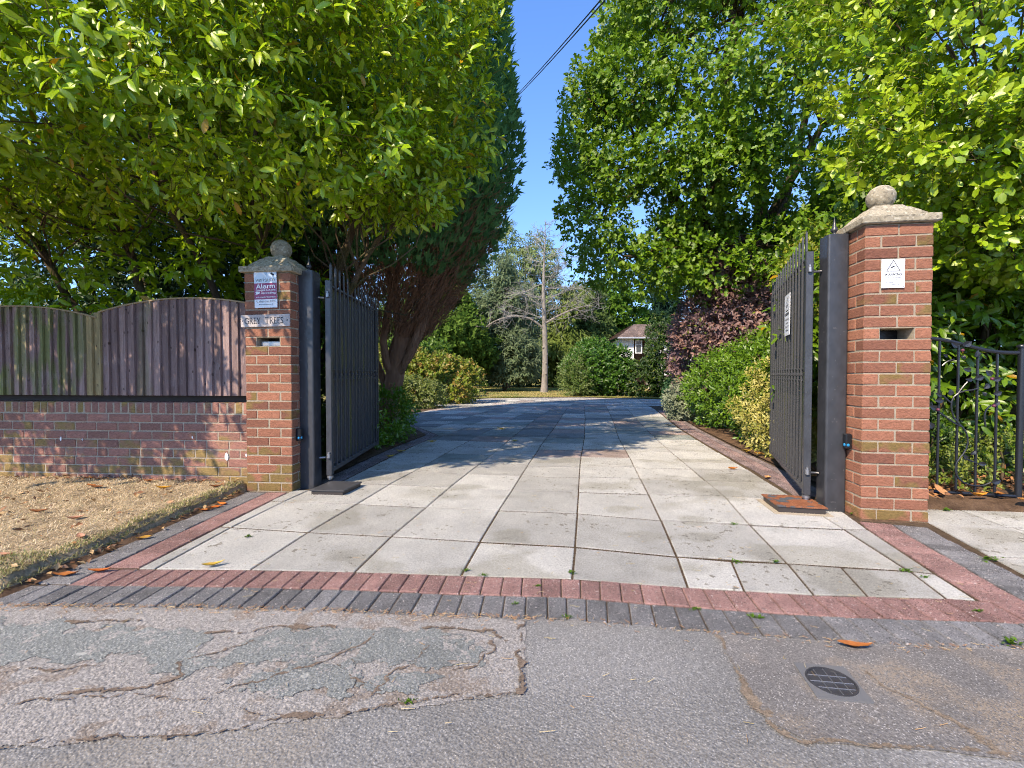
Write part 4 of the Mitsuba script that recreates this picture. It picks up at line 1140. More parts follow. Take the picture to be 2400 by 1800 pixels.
def iron_leaf(x, z, ang, s):
    th = np.linspace(0, 1, 7)
    w = 0.36 * np.sin(np.pi * th ** 0.8) * s
    pts = []
    for t, ww in zip(th, w):
        pts += [(t * s, -ww, 0.012 * math.sin(3 * t)), (t * s, 0, 0.004), (t * s, ww, 0.012 * math.sin(3 * t))]
    v = np.array(pts)
    f = []
    for i in range(6):
        for j in range(2):
            a = i * 3 + j
            f += [[a, a + 3, a + 4], [a, a + 4, a + 1]]
    f = np.array(f)
    v = np.vstack([v, v + [0, 0, 0.0025]])
    f = np.vstack([f[:, ::-1], f + 21])
    ca, sa = math.cos(ang), math.sin(ang)
    q = np.c_[v[:, 0] * ca - v[:, 1] * sa, v[:, 0] * sa + v[:, 1] * ca, v[:, 2]]
    P = np.array([rail_pt(x + a, z + b, 0.02 + c) for a, b, c in q])
    return trimesh.Trimesh(P, f, process=False)
for (u, v, s, a) in [(310, 215, .05, 2.4), (350, 205, .055, 0.6), (345, 285, .03, -1), (465, 300, .045, 1.5), (425, 410, .045, 2.9), (455, 480, .05, 0.3), (440, 490, .04, 3.0), (590, 460, .05, 2.2), (600, 490, .045, 0.3), (570, 520, .045, -2.2), (255, 625, .045, 1.6), (185, 630, .04, 2.6),
                     (200, 665, .05, 3.2), (525, 590, .03, -1.2), (610, 610, .045, 0.4), (610, 700, .04, 0.7), (435, 1120, .035, 0.9), (500, 1195, .04, 0.0), (610, 1350, .05, 0.4), (145, 745, .05, 2.6), (110, 910, .05, 2.0), (225, 295, .03, 2.5), (400, 1165, .035, 2.0)]:
    x, z = px_rail(u, v)
    add('iron_leaf', iron_leaf(x, z, a, s * 1.25), 'mat_iron', ir)
for (u, v) in [(345, 240), (590, 480), (150, 745), (610, 705)]:
    x, z = px_rail(u, v)
    b_ = trimesh.creation.icosphere(subdivisions=2, radius=0.013); b_.apply_translation(rail_pt(x, z, 0.03))
    add('bud', b_, 'mat_iron_pink', ir, smooth=True)

# ================================================================ TREES AND SHRUBS
def strip_leaf(ts, ws, fold=0.12, droop=0.25, tip=True):
    """A leaf along +x with a midrib: rows of left edge, midrib, right edge; edges lifted, the tip drooping."""
    v, rows = [(0, 0, 0)], []
    for t, w in zip(ts, ws):
        z = -droop * t * t
        rows.append(len(v))
        v += [(t, -w, z + fold * w * 2), (t, 0, z), (t, w, z + fold * w * 2)]
    v.append((1, 0, -droop))
    f = [[0, rows[0], rows[0] + 1], [0, rows[0] + 1, rows[0] + 2]]
    for a, b in zip(rows[:-1], rows[1:]):
        f += [[a, b, b + 1], [a, b + 1, a + 1], [a + 1, b + 1, b + 2], [a + 1, b + 2, a + 2]]
    e = rows[-1]
    f += [[e, len(v) - 1, e + 1], [e + 1, len(v) - 1, e + 2]]
    return np.array(v, float), np.array(f)

LEAF_LAUREL = [strip_leaf((0.25, 0.6, 0.86), (0.13, 0.19, 0.11), 0.16, d) for d in (0.08, 0.22, 0.38)]
LEAF_LAUREL_LOW = [strip_leaf((0.35, 0.75), (0.16, 0.16), 0.16, d) for d in (0.08, 0.22, 0.38)]
LEAF_OVAL = [strip_leaf((0.32, 0.74), (0.27, 0.26), 0.12, d) for d in (0.0, 0.12, 0.22)]
LEAF_SMALL = [strip_leaf((0.5,), (0.27,), 0.2, d) for d in (0.0, 0.25)]
LEAF_NARROW = [strip_leaf((0.45,), (0.15,), 0.2, d) for d in (0.0, 0.3)]
def lobed():
    v = [(0, 0, 0), (0.36, 0.28, 0.05), (0.48, 0.12, 0.01), (0.70, 0.32, 0.05), (1.0, 0.0, -0.06)]
    v += [(x, -y, z) for x, y, z in v[1:-1]] + [(0.62, 0, -0.04)]
    f = [[0, 8, 1], [1, 8, 2], [2, 8, 3], [3, 8, 4]]
    f += [[0, 5, 8], [5, 6, 8], [6, 7, 8], [7, 4, 8]]
    return np.array(v, float), np.array(f)[:, ::-1]
LEAF_OAK = [lobed()]
def spray():
    """A flat feathered conifer spray."""
    v, f = [], []
    for (x0, ang, l, w) in ((0, 0, 1, .10), (0.15, .5, .6, .09), (0.15, -.5, .6, .09)):
        c, s = math.cos(ang), math.sin(ang)
        b = len(v)
        for (x, y) in ((0, 0), (0.5 * l, w), (l, 0), (0.5 * l, -w)):
            v.append((x0 + x * c - y * s, x * s + y * c, 0.04 * (x - 0.3) ** 2))
        f += [[b, b + 2, b + 1], [b, b + 3, b + 2]]
    return np.array(v, float), np.array(f)
SPRAY = [spray()]
def weep():
    """A hanging strand: a few narrow leaves down a line."""
    v, f = [], []
    for i in range(6):
        x, s = 0.16 * i, (1 if i % 2 else -1)
        b = len(v)
        v += [(x, 0, 0), (x + 0.12, 0.05 * s, 0.02), (x + 0.25, 0.07 * s, 0), (x + 0.1, 0.0, 0.01)]
        f += [[b, b + 1, b + 2], [b, b + 2, b + 3]]
    return np.array(v, float), np.array(f)
WEEP = [weep()]

def place(tmpl, P, D, U, S):
    """Copies of a leaf: P base points, D axes, U upper-side directions, S lengths. One vertex block per leaf."""
    tv, tf = tmpl
    D = unit(D)
    Y = unit(np.cross(U, D))
    Z = np.cross(D, Y)
    S = np.asarray(S)[:, None, None]
    V = P[:, None] + S * (tv[None, :, 0:1] * D[:, None] + tv[None, :, 1:2] * Y[:, None] + tv[None, :, 2:3] * Z[:, None])
    return V, tf

def shell(blobs, n, rng, lo=0.62, hi=1.03, gap=None, inside=0.8, keep=None):
    """Points in the outer layer of a union of ellipsoids, with their outward directions."""
    b = np.asarray(blobs, float)
    area = (b[:, 3] * b[:, 4] + b[:, 3] * b[:, 5] + b[:, 4] * b[:, 5])
    m = 4 * n
    k = rng.choice(len(b), m, p=area / area.sum())
    d = unit(rng.normal(size=(m, 3)))
    r = lo + (hi - lo) * rng.uniform(size=m) ** 0.6
    bump = 0.8 + 0.45 * meshkit.fbm(d * 2.2 + k[:, None] * 3.7, 3, 5)
    P = b[k, :3] + d * b[k, 3:6] * (r * bump)[:, None]
    ok = np.ones(m, bool)
    for j in range(len(b)):
        q = np.linalg.norm((P - b[j, :3]) / b[j, 3:6], axis=1)
        ok &= (q > inside * lo) | (k == j)
    if gap:
        f, t = gap
        ok &= meshkit.fbm(P * f, 2, 11) > t
    if keep is not None:
        ok &= keep(P)
    P, d, k = P[ok][:n], d[ok][:n], k[ok][:n]
    return P, unit(d / b[k, 3:6])

class Foliage:
    def __init__(self):
        self.parts = []            # (V, f, colour per leaf)
    def leaves(self, tmpls, P, D, U, S, col, rng):
        t = rng.integers(0, len(tmpls), len(P))
        for i, tm in enumerate(tmpls):
            s = t == i
            if s.any():
                V, f = place(tm, P[s], D[s], U[s], S[s])
                self.parts.append((V, f, col[s]))
    def shoots(self, tmpls, P, N, rng, nleaf, stem, size, pal, up=0.35, spread=0.9, jitter=0.35, sizevar=0.25, droop=0.0, yellow=None):
        """Leafy shoots: a stem from each point, its leaves set round it."""
        n = len(P)
        ax = unit(N + up * np.array([0, 0, 1.0]) + jitter * rng.normal(size=(n, 3)))
        e1 = unit(np.cross(ax, rng.normal(size=(n, 3))))
        e2 = np.cross(ax, e1)
        ls = stem * rng.uniform(0.6, 1.7, n)
        pal = np.asarray(pal, float)
        shade = rng.uniform(0, 1, n)
        for j in range(nleaf):
            t = (j + 0.5) / nleaf
            a = 2.4 * j + rng.uniform(0, 0.7, n)
            rad = np.cos(a)[:, None] * e1 + np.sin(a)[:, None] * e2
            w = spread * (1.15 - 0.55 * t)
            D = unit(ax * (1 - 0.35 * w) + rad * w + 0.12 * rng.normal(size=(n, 3)) - np.array([0, 0, droop]))
            U = unit(ax - D * (ax * D).sum(1)[:, None] + 0.2 * np.array([0, 0, 1.0]) + 0.75 * np.array(SUN) + 0.28 * rng.normal(size=(n, 3)))
            S = size * rng.uniform(1 - sizevar, 1 + sizevar, n)
            mixv = np.clip(0.6 * shade + 0.4 * rng.uniform(0, 1, n), 0, 0.999) * (len(pal) - 1)
            i0 = mixv.astype(int)
            c = pal[i0] + (pal[np.minimum(i0 + 1, len(pal) - 1)] - pal[i0]) * (mixv - i0)[:, None]
            c = c * rng.uniform(0.82, 1.18, n)[:, None]
            if yellow:
                y = rng.uniform(size=n) < yellow[0]
                c[y] = np.asarray(yellow[1]) * rng.uniform(0.7, 1.2, y.sum())[:, None]
            self.leaves(tmpls, P + ax * (ls * t)[:, None], D, U, S, c, rng)
        self.stems = (P - ax * 0.05, P + ax * ls[:, None])
    def all(self):
        return self.parts
    def build(self, name, mat, parent, nbig=0, label=None, smooth=True):
        """Joins the leaves; the nbig that show largest become entries of their own."""
        take = [np.zeros(len(V), bool) for V, f, c in self.parts]
        if nbig:
            score, idx = [], []
            for i, (V, f, c) in enumerate(self.parts):
                ctr = V.mean(1) - CAM
                u, w = ctr[:, 0] / np.maximum(ctr[:, 1], 0.1), ctr[:, 2] / np.maximum(ctr[:, 1], 0.1)
                seen = (ctr[:, 1] > 0.5) & (np.abs(u) < 1.09) & (w < 0.80) & (w > -0.6)
                nrm = np.cross(V[:, f[2, 1]] - V[:, f[2, 0]], V[:, f[2, 2]] - V[:, f[2, 0]])
                ap = np.abs((nrm * ctr).sum(1)) / np.linalg.norm(ctr, axis=1) ** 3
                score.append(np.where(seen, ap, 0)); idx += [(i, j) for j in range(len(V))]
            order = np.argsort(-np.concatenate(score))[:nbig]
            for o in order:
                i, j = idx[o]
                take[i][j] = True
                V, f, c = self.parts[i]
                add('leaf', trimesh.Trimesh(V[j], f, process=False), mat, parent, smooth=smooth, color=np.repeat(c[j:j + 1], V.shape[1], 0))
        vs, fs, cs, at = [], [], [], 0
        for (V, f, c), t in zip(self.parts, take):
            V, c = V[~t], c[~t]
            k, nv = len(V), V.shape[1]
            vs.append(V.reshape(-1, 3)); fs.append((f[None] + (np.arange(k) * nv)[:, None, None]).reshape(-1, 3) + at)
            cs.append(np.repeat(c, nv, 0)); at += k * nv
        m = trimesh.Trimesh(np.vstack(vs), np.vstack(fs), process=False)
        return add(name, m, mat, parent, smooth=smooth, color=np.vstack(cs), kind='stuff', label=label)

def limb(a, b, r0, r1, rng, n=7, bend=0.12, sag=0.0, sides=7):
    a, b = np.asarray(a, float), np.asarray(b, float)
    L = np.linalg.norm(b - a)
    t = np.linspace(0, 1, n)[:, None]
    off = unit(np.cross(b - a, rng.normal(size=3))) * bend * L
    off2 = rng.normal(size=3) * bend * 0.35 * L
    p = a + (b - a) * t + off * np.sin(np.pi * t) + off2 * np.sin(2 * np.pi * t) + np.array([0, 0, -sag * L]) * np.sin(np.pi * t)
    return tube(p, np.linspace(r0, r1, n), sides, cap=False), p

def inview(P, margin=0.12):
    c = P - CAM
    return (c[:, 1] > 0.3) & (np.abs(c[:, 0]) < (1.11 + margin) * c[:, 1] + 0.3)

# ---------------------------------------------------------------- the big laurel over the fence
trng = np.random.default_rng(21)
lau = thing('laurel_tree', 'large glossy yellow green laurel overhanging the fence and the left gate pier', 'tree')
LB_ = [(-1.16, 4.75, 3.90, 0.92, 0.9, 1.0), (-1.80, 4.25, 3.60, 1.10, 1.15, 0.92), (-2.9, 3.95, 3.62, 1.45, 1.25, 0.95), (-4.3, 4.0, 3.55, 1.4, 1.3, 0.98), (-5.6, 4.4, 3.6, 1.3, 1.3, 1.1),
       (-2.2, 4.9, 4.9, 1.9, 1.5, 1.2), (-4.2, 4.9, 4.9, 2.0, 1.6, 1.2), (-1.12, 4.55, 3.02, 0.55, 0.55, 0.38)]
PAL_L = [(0.1478, 0.2596, 0.0072), (0.2402, 0.3692, 0.009), (0.345, 0.4614, 0.0126), (0.4435, 0.5191, 0.0215)]
LB_.append((-5.45, 3.05, 2.85, 1.45, 0.75, 0.62))      # its skirt over the verge, left of the frame
fo = Foliage()
P, N = shell(LB_, 6500, trng, 0.60, 1.05, gap=(1.5, 0.36))
st = []
for sel, tm in ((P[:, 1] < 3.6, LEAF_LAUREL), (P[:, 1] >= 3.6, LEAF_LAUREL_LOW)):
    fo.shoots(tm, P[sel], N[sel], trng, 8, 0.17, 0.102, PAL_L, up=0.35, spread=0.95, jitter=0.38, sizevar=0.32, droop=0.08, yellow=(0.014, (0.42, 0.25, 0.012)))
    st.append(fo.stems)
P3, N3 = shell([LB_[-1], (-4.9, 2.75, 2.75, 0.9, 0.5, 0.4)], 330, trng, 0.2, 1.0)
fo.shoots(LEAF_LAUREL, P3, N3, trng, 8, 0.17, 0.122, PAL_L, up=0.2, spread=0.95, jitter=0.5, droop=0.15)
P2, N2 = shell([(-4.2, 5.2, 2.2, 1.9, 0.6, 0.75), (-2.95, 5.2, 2.1, 0.7, 0.5, 0.6)], 360, trng, 0.5, 1.0, gap=(1.6, 0.42))
fo.shoots(LEAF_LAUREL, P2, N2, trng, 7, 0.17, 0.12, PAL_L[:3], up=0.1, spread=0.95, jitter=0.5, droop=0.35, yellow=(0.01, (0.42, 0.25, 0.012)))
fo.build('foliage', 'mat_leaf_glossy', lau, nbig=290)
stems = [sticks(a_, b_, 0.0035, 0.0022) for a_, b_ in st]
add('twigs', cat_(stems), 'mat_green_stem', lau, kind='stuff')
for i, (a, b, c, r) in enumerate([((-3.1, 5.3, 0), (-2.75, 5.05, 2.1), (-2.4, 4.5, 3.6), .045), ((-3.0, 5.35, 0), (-3.25, 5.1, 1.9), (-3.4, 4.4, 3.5), .04), ((-3.2, 5.4, 0), (-4.1, 5.1, 2.0), (-4.6, 4.6, 3.6), .045), ((-2.9, 5.4, 0), (-2.05, 5.2, 2.0), (-1.3, 4.8, 3.4), .05),
                          ((-2.8, 5.4, 0), (-1.9, 5.2, 1.8), (-1.05, 4.8, 2.8), .035), ((-3.3, 5.4, 0), (-4.9, 5.1, 1.9), (-5.6, 4.6, 3.4), .04)]):
    m1, p1 = limb(a, b, r * 1.3, r, trng, 7, 0.06)
    m2, p2 = limb(p1[-1], c, r, r * 0.45, trng, 7, 0.07)
    add('stem', cat_([m1, m2]), 'mat_bark', lau, smooth=True)
    subs = []
    for q in range(14):
        s = p2[trng.integers(1, 6)]
        e = P[np.argsort(np.linalg.norm(P - s - [0, -0.5, 0.1], axis=1))[trng.integers(0, 260)]]
        subs.append(limb(s, e, 0.012, 0.004, trng, 5, 0.12, sides=5)[0])
    add('branch', cat_(subs), 'mat_bark', lau, smooth=True)

# ---------------------------------------------------------------- the dark holly behind the fence
hol = thing('holly_tree', 'dark small leaved evergreen behind the fence, specks of sky showing through', 'tree')
fo = Foliage()
HB = [(-6.8, 7.2, 2.6, 1.8, 0.9, 2.0), (-5.6, 7.6, 3.0, 2.6, 0.8, 1.5), (-4.6, 7.0, 2.4, 1.7, 0.8, 1.9), (-3.65, 7.0, 2.3, 1.1, 0.8, 1.8), (-5.7, 7.4, 4.5, 2.8, 1.0, 1.6), (-3.5, 7.2, 4.4, 1.2, 0.9, 1.5)]
P, N = shell(HB, 7400, trng, 0.2, 1.05, gap=(1.3, 0.22))
fo.shoots(LEAF_SMALL, P, N, trng, 8, 0.16, 0.085, [(0.030, 0.065, 0.018), (0.050, 0.100, 0.028), (0.08, 0.14, 0.04)], up=0.1, spread=1.0, jitter=0.6)
fo.build('foliage', 'mat_leaf_satin', hol)
hs = []
for (x, y) in ((-6.6, 7.2), (-5.2, 7.1), (-4.3, 7.0), (-3.7, 7.1), (-3.2, 7.0)):
    m1, p1 = limb((x, y, 0), (x + trng.uniform(-.3, .3), y, 3.6), 0.075, 0.04, trng, 8, 0.05)
    hs.append(m1)
    for q in range(7):
        s = p1[trng.integers(2, 7)]
        hs.append(limb(s, s + trng.normal(size=3) * [0.8, 0.3, 0.4] + [0, 0, 0.4], 0.022, 0.006, trng, 5, 0.15, sides=5)[0])
add('trunk', cat_(hs), 'mat_bark', hol, smooth=True)

# ---------------------------------------------------------------- the tall conifer, bare brown underneath
con = thing('conifer', 'tall dark green conifer with a bare brown underside and leaning reddish stems', 'tree')
fo = Foliage()
base = np.array([-2.75, 8.6, 0])
def conifer_r(z):      # outline radius with height
    return np.interp(z, [2.6, 3.4, 4.4, 5.6, 7.0, 9.0, 11.5, 14.0], [1.75, 2.35, 2.66, 2.75, 2.68, 2.38, 1.5, 0.2])
n = 52000
z = 2.7 + 10.5 * trng.uniform(size=n) ** 1.35
th = trng.uniform(0, 2 * np.pi, n)
lobe = 1 + 0.13 * np.sin(th * 7 + 1.3) * (meshkit.noise(np.c_[th * 2, z * 0.4, 0 * z], 2) - 0.1)
low = np.clip((3.75 - z) / 0.9, 0, 1)
rr = conifer_r(z) * lobe * (1 - 0.25 * trng.uniform(size=n) ** 1.3) + 0.1 * (meshkit.fbm(np.c_[np.cos(th) * 4, np.sin(th) * 4, z * 0.9], 3, 4) - 0.5) * 4
P = base + np.c_[np.cos(th) * rr + 0.05 * z * 0, np.sin(th) * rr, z]
outd = np.c_[np.cos(th), np.sin(th), 0 * th]
D = unit(0.62 * outd + np.array([0, 0, 0.95]) + 0.33 * trng.normal(size=(n, 3)))
U = unit(np.cross(D, np.cross(outd, D)) + 0.7 * trng.normal(size=(n, 3)))
c = np.array([(0.075, 0.175, 0.060)]) + trng.uniform(size=(n, 1)) * np.array([(0.085, 0.130, 0.035)])
keep = trng.uniform(size=n) > 0.72 * low
fo.leaves(SPRAY, P[keep], D[keep], U[keep], trng.uniform(0.15, 0.27, n)[keep], c[keep], trng)
fo.build('foliage', 'mat_leaf_matte', con)
# brown dead sprays and twigs of the underside
tips = []
A_, B_ = [], []
for i in range(9500):
    zz = trng.uniform(1.7, 4.0)
    t2 = trng.uniform(0, 2 * np.pi)
    rmax = np.interp(zz, [1.7, 2.4, 3.2, 4.0, 4.6], [0.75, 1.35, 1.85, 2.2, 2.35])
    r0 = rmax * trng.uniform(0.55, 1.0)
    s = base + [0.40 + math.cos(t2) * r0, math.sin(t2) * r0, zz]
    d = unit(np.array([math.cos(t2) * 0.75, math.sin(t2) * 0.75, 0.85]) + 0.3 * trng.normal(size=3))
    A_.append(s); B_.append(s + d * trng.uniform(0.15, 0.45))
add('dead_twigs', sticks(A_, B_, 0.0065, 0.0025), 'mat_brown_twig', con, kind='stuff', label='brown dead twigs of the bare underside')
lean = [(0.55, -0.1, 1.2), (1.25, -0.35, 1.9), (1.75, -0.5, 2.9), (0.2, -0.4, 2.2), (0.9, 0.4, 2.4), (-0.5, -0.2, 2.3), (1.5, 0.2, 3.4), (0.6, -0.8, 3.0), (1.6, -0.2, 3.3), (-0.2, -0.9, 2.9)]
tb, tp = limb(base + [0.24, -0.1, -0.05], base + [0.85, -0.3, 2.0], 0.20, 0.14, trng, 7, 0.03, sides=12)
add('trunk', tb, 'mat_red_bark', con, smooth=True)
for (dx, dy, dz) in lean:
    m1, p1 = limb(tp[trng.integers(2, 6)] if dz > 2 else tp[3], base + [0.35 + dx, dy, 1.3 + dz], 0.075, 0.03, trng, 8, 0.06, sag=0.05, sides=8)
    sub = [m1]
    for q in range(10):
        s = p1[trng.integers(4, 8)]
        d = unit(np.array([dx, dy, 1.2]) + trng.normal(size=3) * [0.8, 0.8, 0.4])
        sub.append(limb(s, s + d * trng.uniform(0.3, 0.8), 0.014, 0.004, trng, 5, 0.06, sides=5)[0])
    add('stem', cat_(sub), 'mat_red_bark', con, smooth=True)

# ---------------------------------------------------------------- the oak
oak = thing('oak_tree', 'large spreading oak with dense mid green leaves and dark limbs right of the sky gap', 'tree')
orng = np.random.default_rng(33)
ob = []
cen, rad_ = np.array([6.0, 11.6, 7.6]), np.array([5.0, 4.3, 5.6])
while len(ob) < 84:
    d = unit(orng.normal(size=3))
    r = orng.uniform(0.62, 0.98)
    p = cen + d * rad_ * r
    if p[2] < 3.0 or p[1] > 14.2:
        continue
    if p[0] > 9.3:
        continue
    s = orng.uniform(0.75, 1.25)
    ob.append((*p, s * 1.05, s * 1.05, s * 0.72))
for p in ((1.75, 10.6, 4.6), (1.55, 10.9, 6.2), (1.7, 10.8, 7.6), (2.5, 10.5, 3.75), (3.4, 10.2, 3.4), (4.4, 9.9, 3.3), (2.2, 10.6, 9.2), (3.0, 10.6, 10.8), (5.4, 9.2, 3.6), (2.2, 10.2, 5.5), (1.45, 11.0, 5.3)):
    ob.append((*p, 0.85, 0.85, 0.6))
ob = np.array(ob)
XMIN = lambda z: np.interp(z, [3.0, 3.6, 4.2, 4.9, 5.4, 6.4, 6.9, 7.9, 9.1, 11, 13], [1.75, 1.45, 1.15, 0.95, 1.15, 0.80, 1.05, 1.15, 1.80, 2.9, 4.2])
fo = Foliage()
XMIN = lambda z: np.interp(z, [3.0, 3.6, 4.2, 4.9, 5.4, 6.4, 6.9, 7.9, 9.1, 11, 13], [1.75, 1.45, 1.15, 0.95, 1.15, 0.80, 1.05, 1.15, 1.80, 2.9, 4.2])
P, N = shell(ob, 27500, orng, 0.25, 1.08, gap=(1.1, 0.20), inside=0.35, keep=lambda P: (P[:, 1] < 13.2) & (P[:, 0] > XMIN(P[:, 2]) + 0.12))
fo.shoots(LEAF_OAK, P, N, orng, 4, 0.09, 0.126, [(0.080, 0.170, 0.010), (0.125, 0.240, 0.012), (0.18, 0.30, 0.016), (0.23, 0.33, 0.025)], up=0.45, spread=1.05, jitter=0.4)
fo.build('crown', 'mat_leaf_satin', oak)
tb, tp = limb((6.5, 11.8, -0.1), (6.2, 11.7, 4.6), 0.36, 0.24, orng, 9, 0.03, sides=14)
add('trunk', tb, 'mat_bark', oak, smooth=True)
top = tp[-1]
mains = []
for e in ((2.9, 11.0, 6.3), (3.6, 11.2, 8.8), (5.2, 11.2, 10.2), (7.6, 11.5, 10.0), (8.6, 11.4, 7.6), (4.2, 10.2, 4.6), (6.4, 9.6, 6.2), (6.6, 12, 11.6), (8.2, 10.4, 5.2)):
    m1, p1 = limb(tp[orng.integers(5, 9)], e, 0.15, 0.06, orng, 10, 0.10, sides=9)
    mains.append(p1)
    add('limb', m1, 'mat_bark', oak, smooth=True)
subs = []
allp = np.vstack([p[3:] for p in mains])
for o in ob:
    if o[0] < XMIN(o[2]) + 0.55:
        continue
    s = allp[np.argmin(np.linalg.norm(allp - o[:3], axis=1))]
    m1, p1 = limb(s, o[:3], 0.045, 0.02, orng, 7, 0.12, sides=6)
    subs.append(m1)
    for q in range(6):
        e = o[:3] + unit(orng.normal(size=3)) * o[3:] * orng.uniform(0.5, 0.85)
        e[0] = max(e[0], XMIN(e[2]) + 0.25)
        subs.append(limb(p1[orng.integers(3, 7)], e, 0.014, 0.004, orng, 5, 0.12, sides=4)[0])
add('branches', cat_(subs), 'mat_bark', oak, smooth=True, kind='stuff')

# ---------------------------------------------------------------- bright broadleaf over the right pier
bro = thing('broadleaf_tree', 'bright yellow green broadleaf with oval leaves overhanging the right gate pier', 'tree')
brng = np.random.default_rng(44)
fo = Foliage()
BB = [(4.55, 4.25, 3.75, 1.30, 1.0, 1.30), (5.6, 4.6, 3.2, 1.5, 1.0, 1.5), (5.0, 4.9, 4.9, 1.9, 1.2, 1.3), (3.05, 3.85, 2.86, 0.50, 0.30, 0.20), (3.7, 3.85, 3.02, 0.75, 0.45, 0.34), (4.1, 3.75, 2.75, 0.5, 0.4, 0.35), (4.35, 4.1, 2.4, 0.7, 0.55, 0.4)]
P, N = shell(BB, 4500, brng, 0.55, 1.05, gap=(1.7, 0.35))
PAL_B = [(0.1502, 0.2637, 0.0088), (0.231, 0.359, 0.0123), (0.3119, 0.4264, 0.0176), (0.3811, 0.4712, 0.0308)]
fo.shoots(LEAF_OVAL, P, N, brng, 8, 0.13, 0.073, PAL_B, up=0.4, spread=0.95, jitter=0.4, sizevar=0.4)
fo.build('foliage', 'mat_leaf_glossy', bro, nbig=290)
add('twigs', sticks(*fo.stems, 0.003, 0.002), 'mat_green_stem', bro, kind='stuff')
bs = []
for a, b in (((5.1, 5.0, 0), (4.9, 4.8, 2.6)), ((5.3, 5.1, 0), (5.7, 4.9, 2.6)), ((4.9, 4.8, 2.4), (4.4, 4.3, 3.6)), ((4.9, 4.8, 2.5), (3.6, 3.95, 2.95)), ((4.9, 4.8, 2.5), (5.2, 4.7, 4.4)), ((5.7, 4.9, 2.5), (5.8, 4.6, 4.0))):
    bs.append(limb(a, b, 0.05, 0.025, brng, 7, 0.06)[0])
for q in range(60):
    e = P[brng.integers(0, len(P))]
    bs.append(limb(e + unit(np.array([4.9, 4.8, 3.2]) - e) * 0.7, e, 0.010, 0.004, brng, 5, 0.1, sides=5)[0])
add('trunk', cat_(bs), 'mat_bark', bro, smooth=True)

lh = thing('laurel_hedge', 'dark drooping laurel leaves behind the iron railing, right of the right pier', 'shrub')
fo = Foliage()
P, N = shell([(4.7, 4.95, 1.35, 1.35, 0.45, 1.2), (3.75, 5.0, 1.5, 0.7, 0.4, 1.2), (6.0, 4.8, 1.3, 1.2, 0.5, 1.2), (4.3, 5.5, 1.7, 1.2, 0.4, 1.3), (5.6, 5.6, 1.7, 1.2, 0.4, 1.3)], 2100, brng, 0.35, 1.0, gap=(1.7, 0.28))
fo.shoots(LEAF_LAUREL_LOW, P, N, brng, 8, 0.17, 0.125, [(0.07, 0.145, 0.010), (0.115, 0.21, 0.012), (0.16, 0.26, 0.015)], up=0.1, spread=0.95, jitter=0.4, droop=0.4, yellow=(0.008, (0.42, 0.25, 0.012)))
fo.build('foliage', 'mat_leaf_glossy', lh, nbig=150)
add('stem', cat_([limb((x, 5.1, 0), (x + brng.uniform(-.3, .3), 4.9, 1.9), 0.022, 0.008, brng, 6, 0.08, sides=6)[0] for x in (3.7, 4.1, 4.5, 4.9, 5.3, 5.9)]), 'mat_bark', lh, smooth=True)

# ---------------------------------------------------------------- shrubs
def shrub(name, label, blobs, n, tmpls, nleaf, stem, size, pal, mat='mat_leaf_satin', gap=(1.6, 0.33), up=0.4, spread=0.95, jitter=0.4, lo=0.6, yellow=None, woody=6, droop=0.0, cat='shrub', group=None, seed=1, bark='mat_bark'):
    r = np.random.default_rng(seed)
    k = thing(name, label, cat, group)
    f = Foliage()
    P, N = shell(blobs, n, r, lo, 1.06, gap=gap, keep=lambda P: P[:, 2] > 0.02)
    f.shoots(tmpls, P, N, r, nleaf, stem, size, pal, up=up, spread=spread, jitter=jitter, yellow=yellow, droop=droop)
    f.build('foliage', mat, k)
    b = np.asarray(blobs, float)
    ws = []
    for i in range(woody):
        q = b[i % len(b)]
        a = np.array([q[0] + r.uniform(-.3, .3) * q[3], q[1] + r.uniform(-.2, .2) * q[4], -0.02])
        e = q[:3] + unit(r.normal(size=3) + [0, 0, 0.8]) * q[3:] * 0.75
        ws.append(limb(a, e, 0.012 + 0.012 * q[5], 0.006, r, 6, 0.08, sides=5)[0])
    add('stems', cat_(ws), bark, k, smooth=True)
    return k

G1 = [(0.065, 0.145, 0.012), (0.105, 0.21, 0.014), (0.15, 0.26, 0.018)]
LEAF_MED = [strip_leaf((0.55,), (0.20,), 0.2, d) for d in (0.05, 0.25)]
shrub('bush', 'low fresh green bush filling the gap behind the left gate at its free end', [(-2.05, 6.95, 0.40, 0.50, 0.62, 0.42), (-2.25, 7.5, 0.35, 0.6, 0.6, 0.42), (-2.4, 6.2, 0.5, 0.5, 0.7, 0.5)], 900, LEAF_LAUREL, 6, 0.09, 0.075, G1, 'mat_leaf_glossy', seed=2)
shrub('bush', 'dim leafy bush in the shade between the left post and the fence behind the gate', [(-2.7, 5.6, 0.7, 0.5, 0.6, 0.9), (-2.3, 5.2, 0.9, 0.28, 0.4, 1.0)], 600, LEAF_LAUREL, 6, 0.10, 0.10, G1, 'mat_leaf_glossy', seed=3)
shrub('photinia_shrub', 'broad rounded shrub with orange tipped leaves left of the far lawn', [(-2.6, 17.2, 0.75, 1.45, 1.2, 0.95), (-4.0, 16.8, 0.85, 1.5, 1.2, 1.0), (-5.2, 16.5, 0.9, 1.3, 1.1, 1.1)], 3600, LEAF_SMALL, 5, 0.10, 0.12,
      [(0.13, 0.22, 0.018), (0.19, 0.27, 0.02), (0.28, 0.25, 0.04), (0.40, 0.20, 0.07)], seed=4)
shrub('bush', 'pale lime green low bush in front of the orange tipped shrub', [(-3.1, 14.6, 0.42, 0.95, 0.6, 0.50), (-4.3, 14.2, 0.5, 0.9, 0.7, 0.6)], 1700, LEAF_SMALL, 5, 0.09, 0.085, [(0.10, 0.15, 0.025), (0.17, 0.22, 0.05), (0.25, 0.29, 0.09)], seed=5)
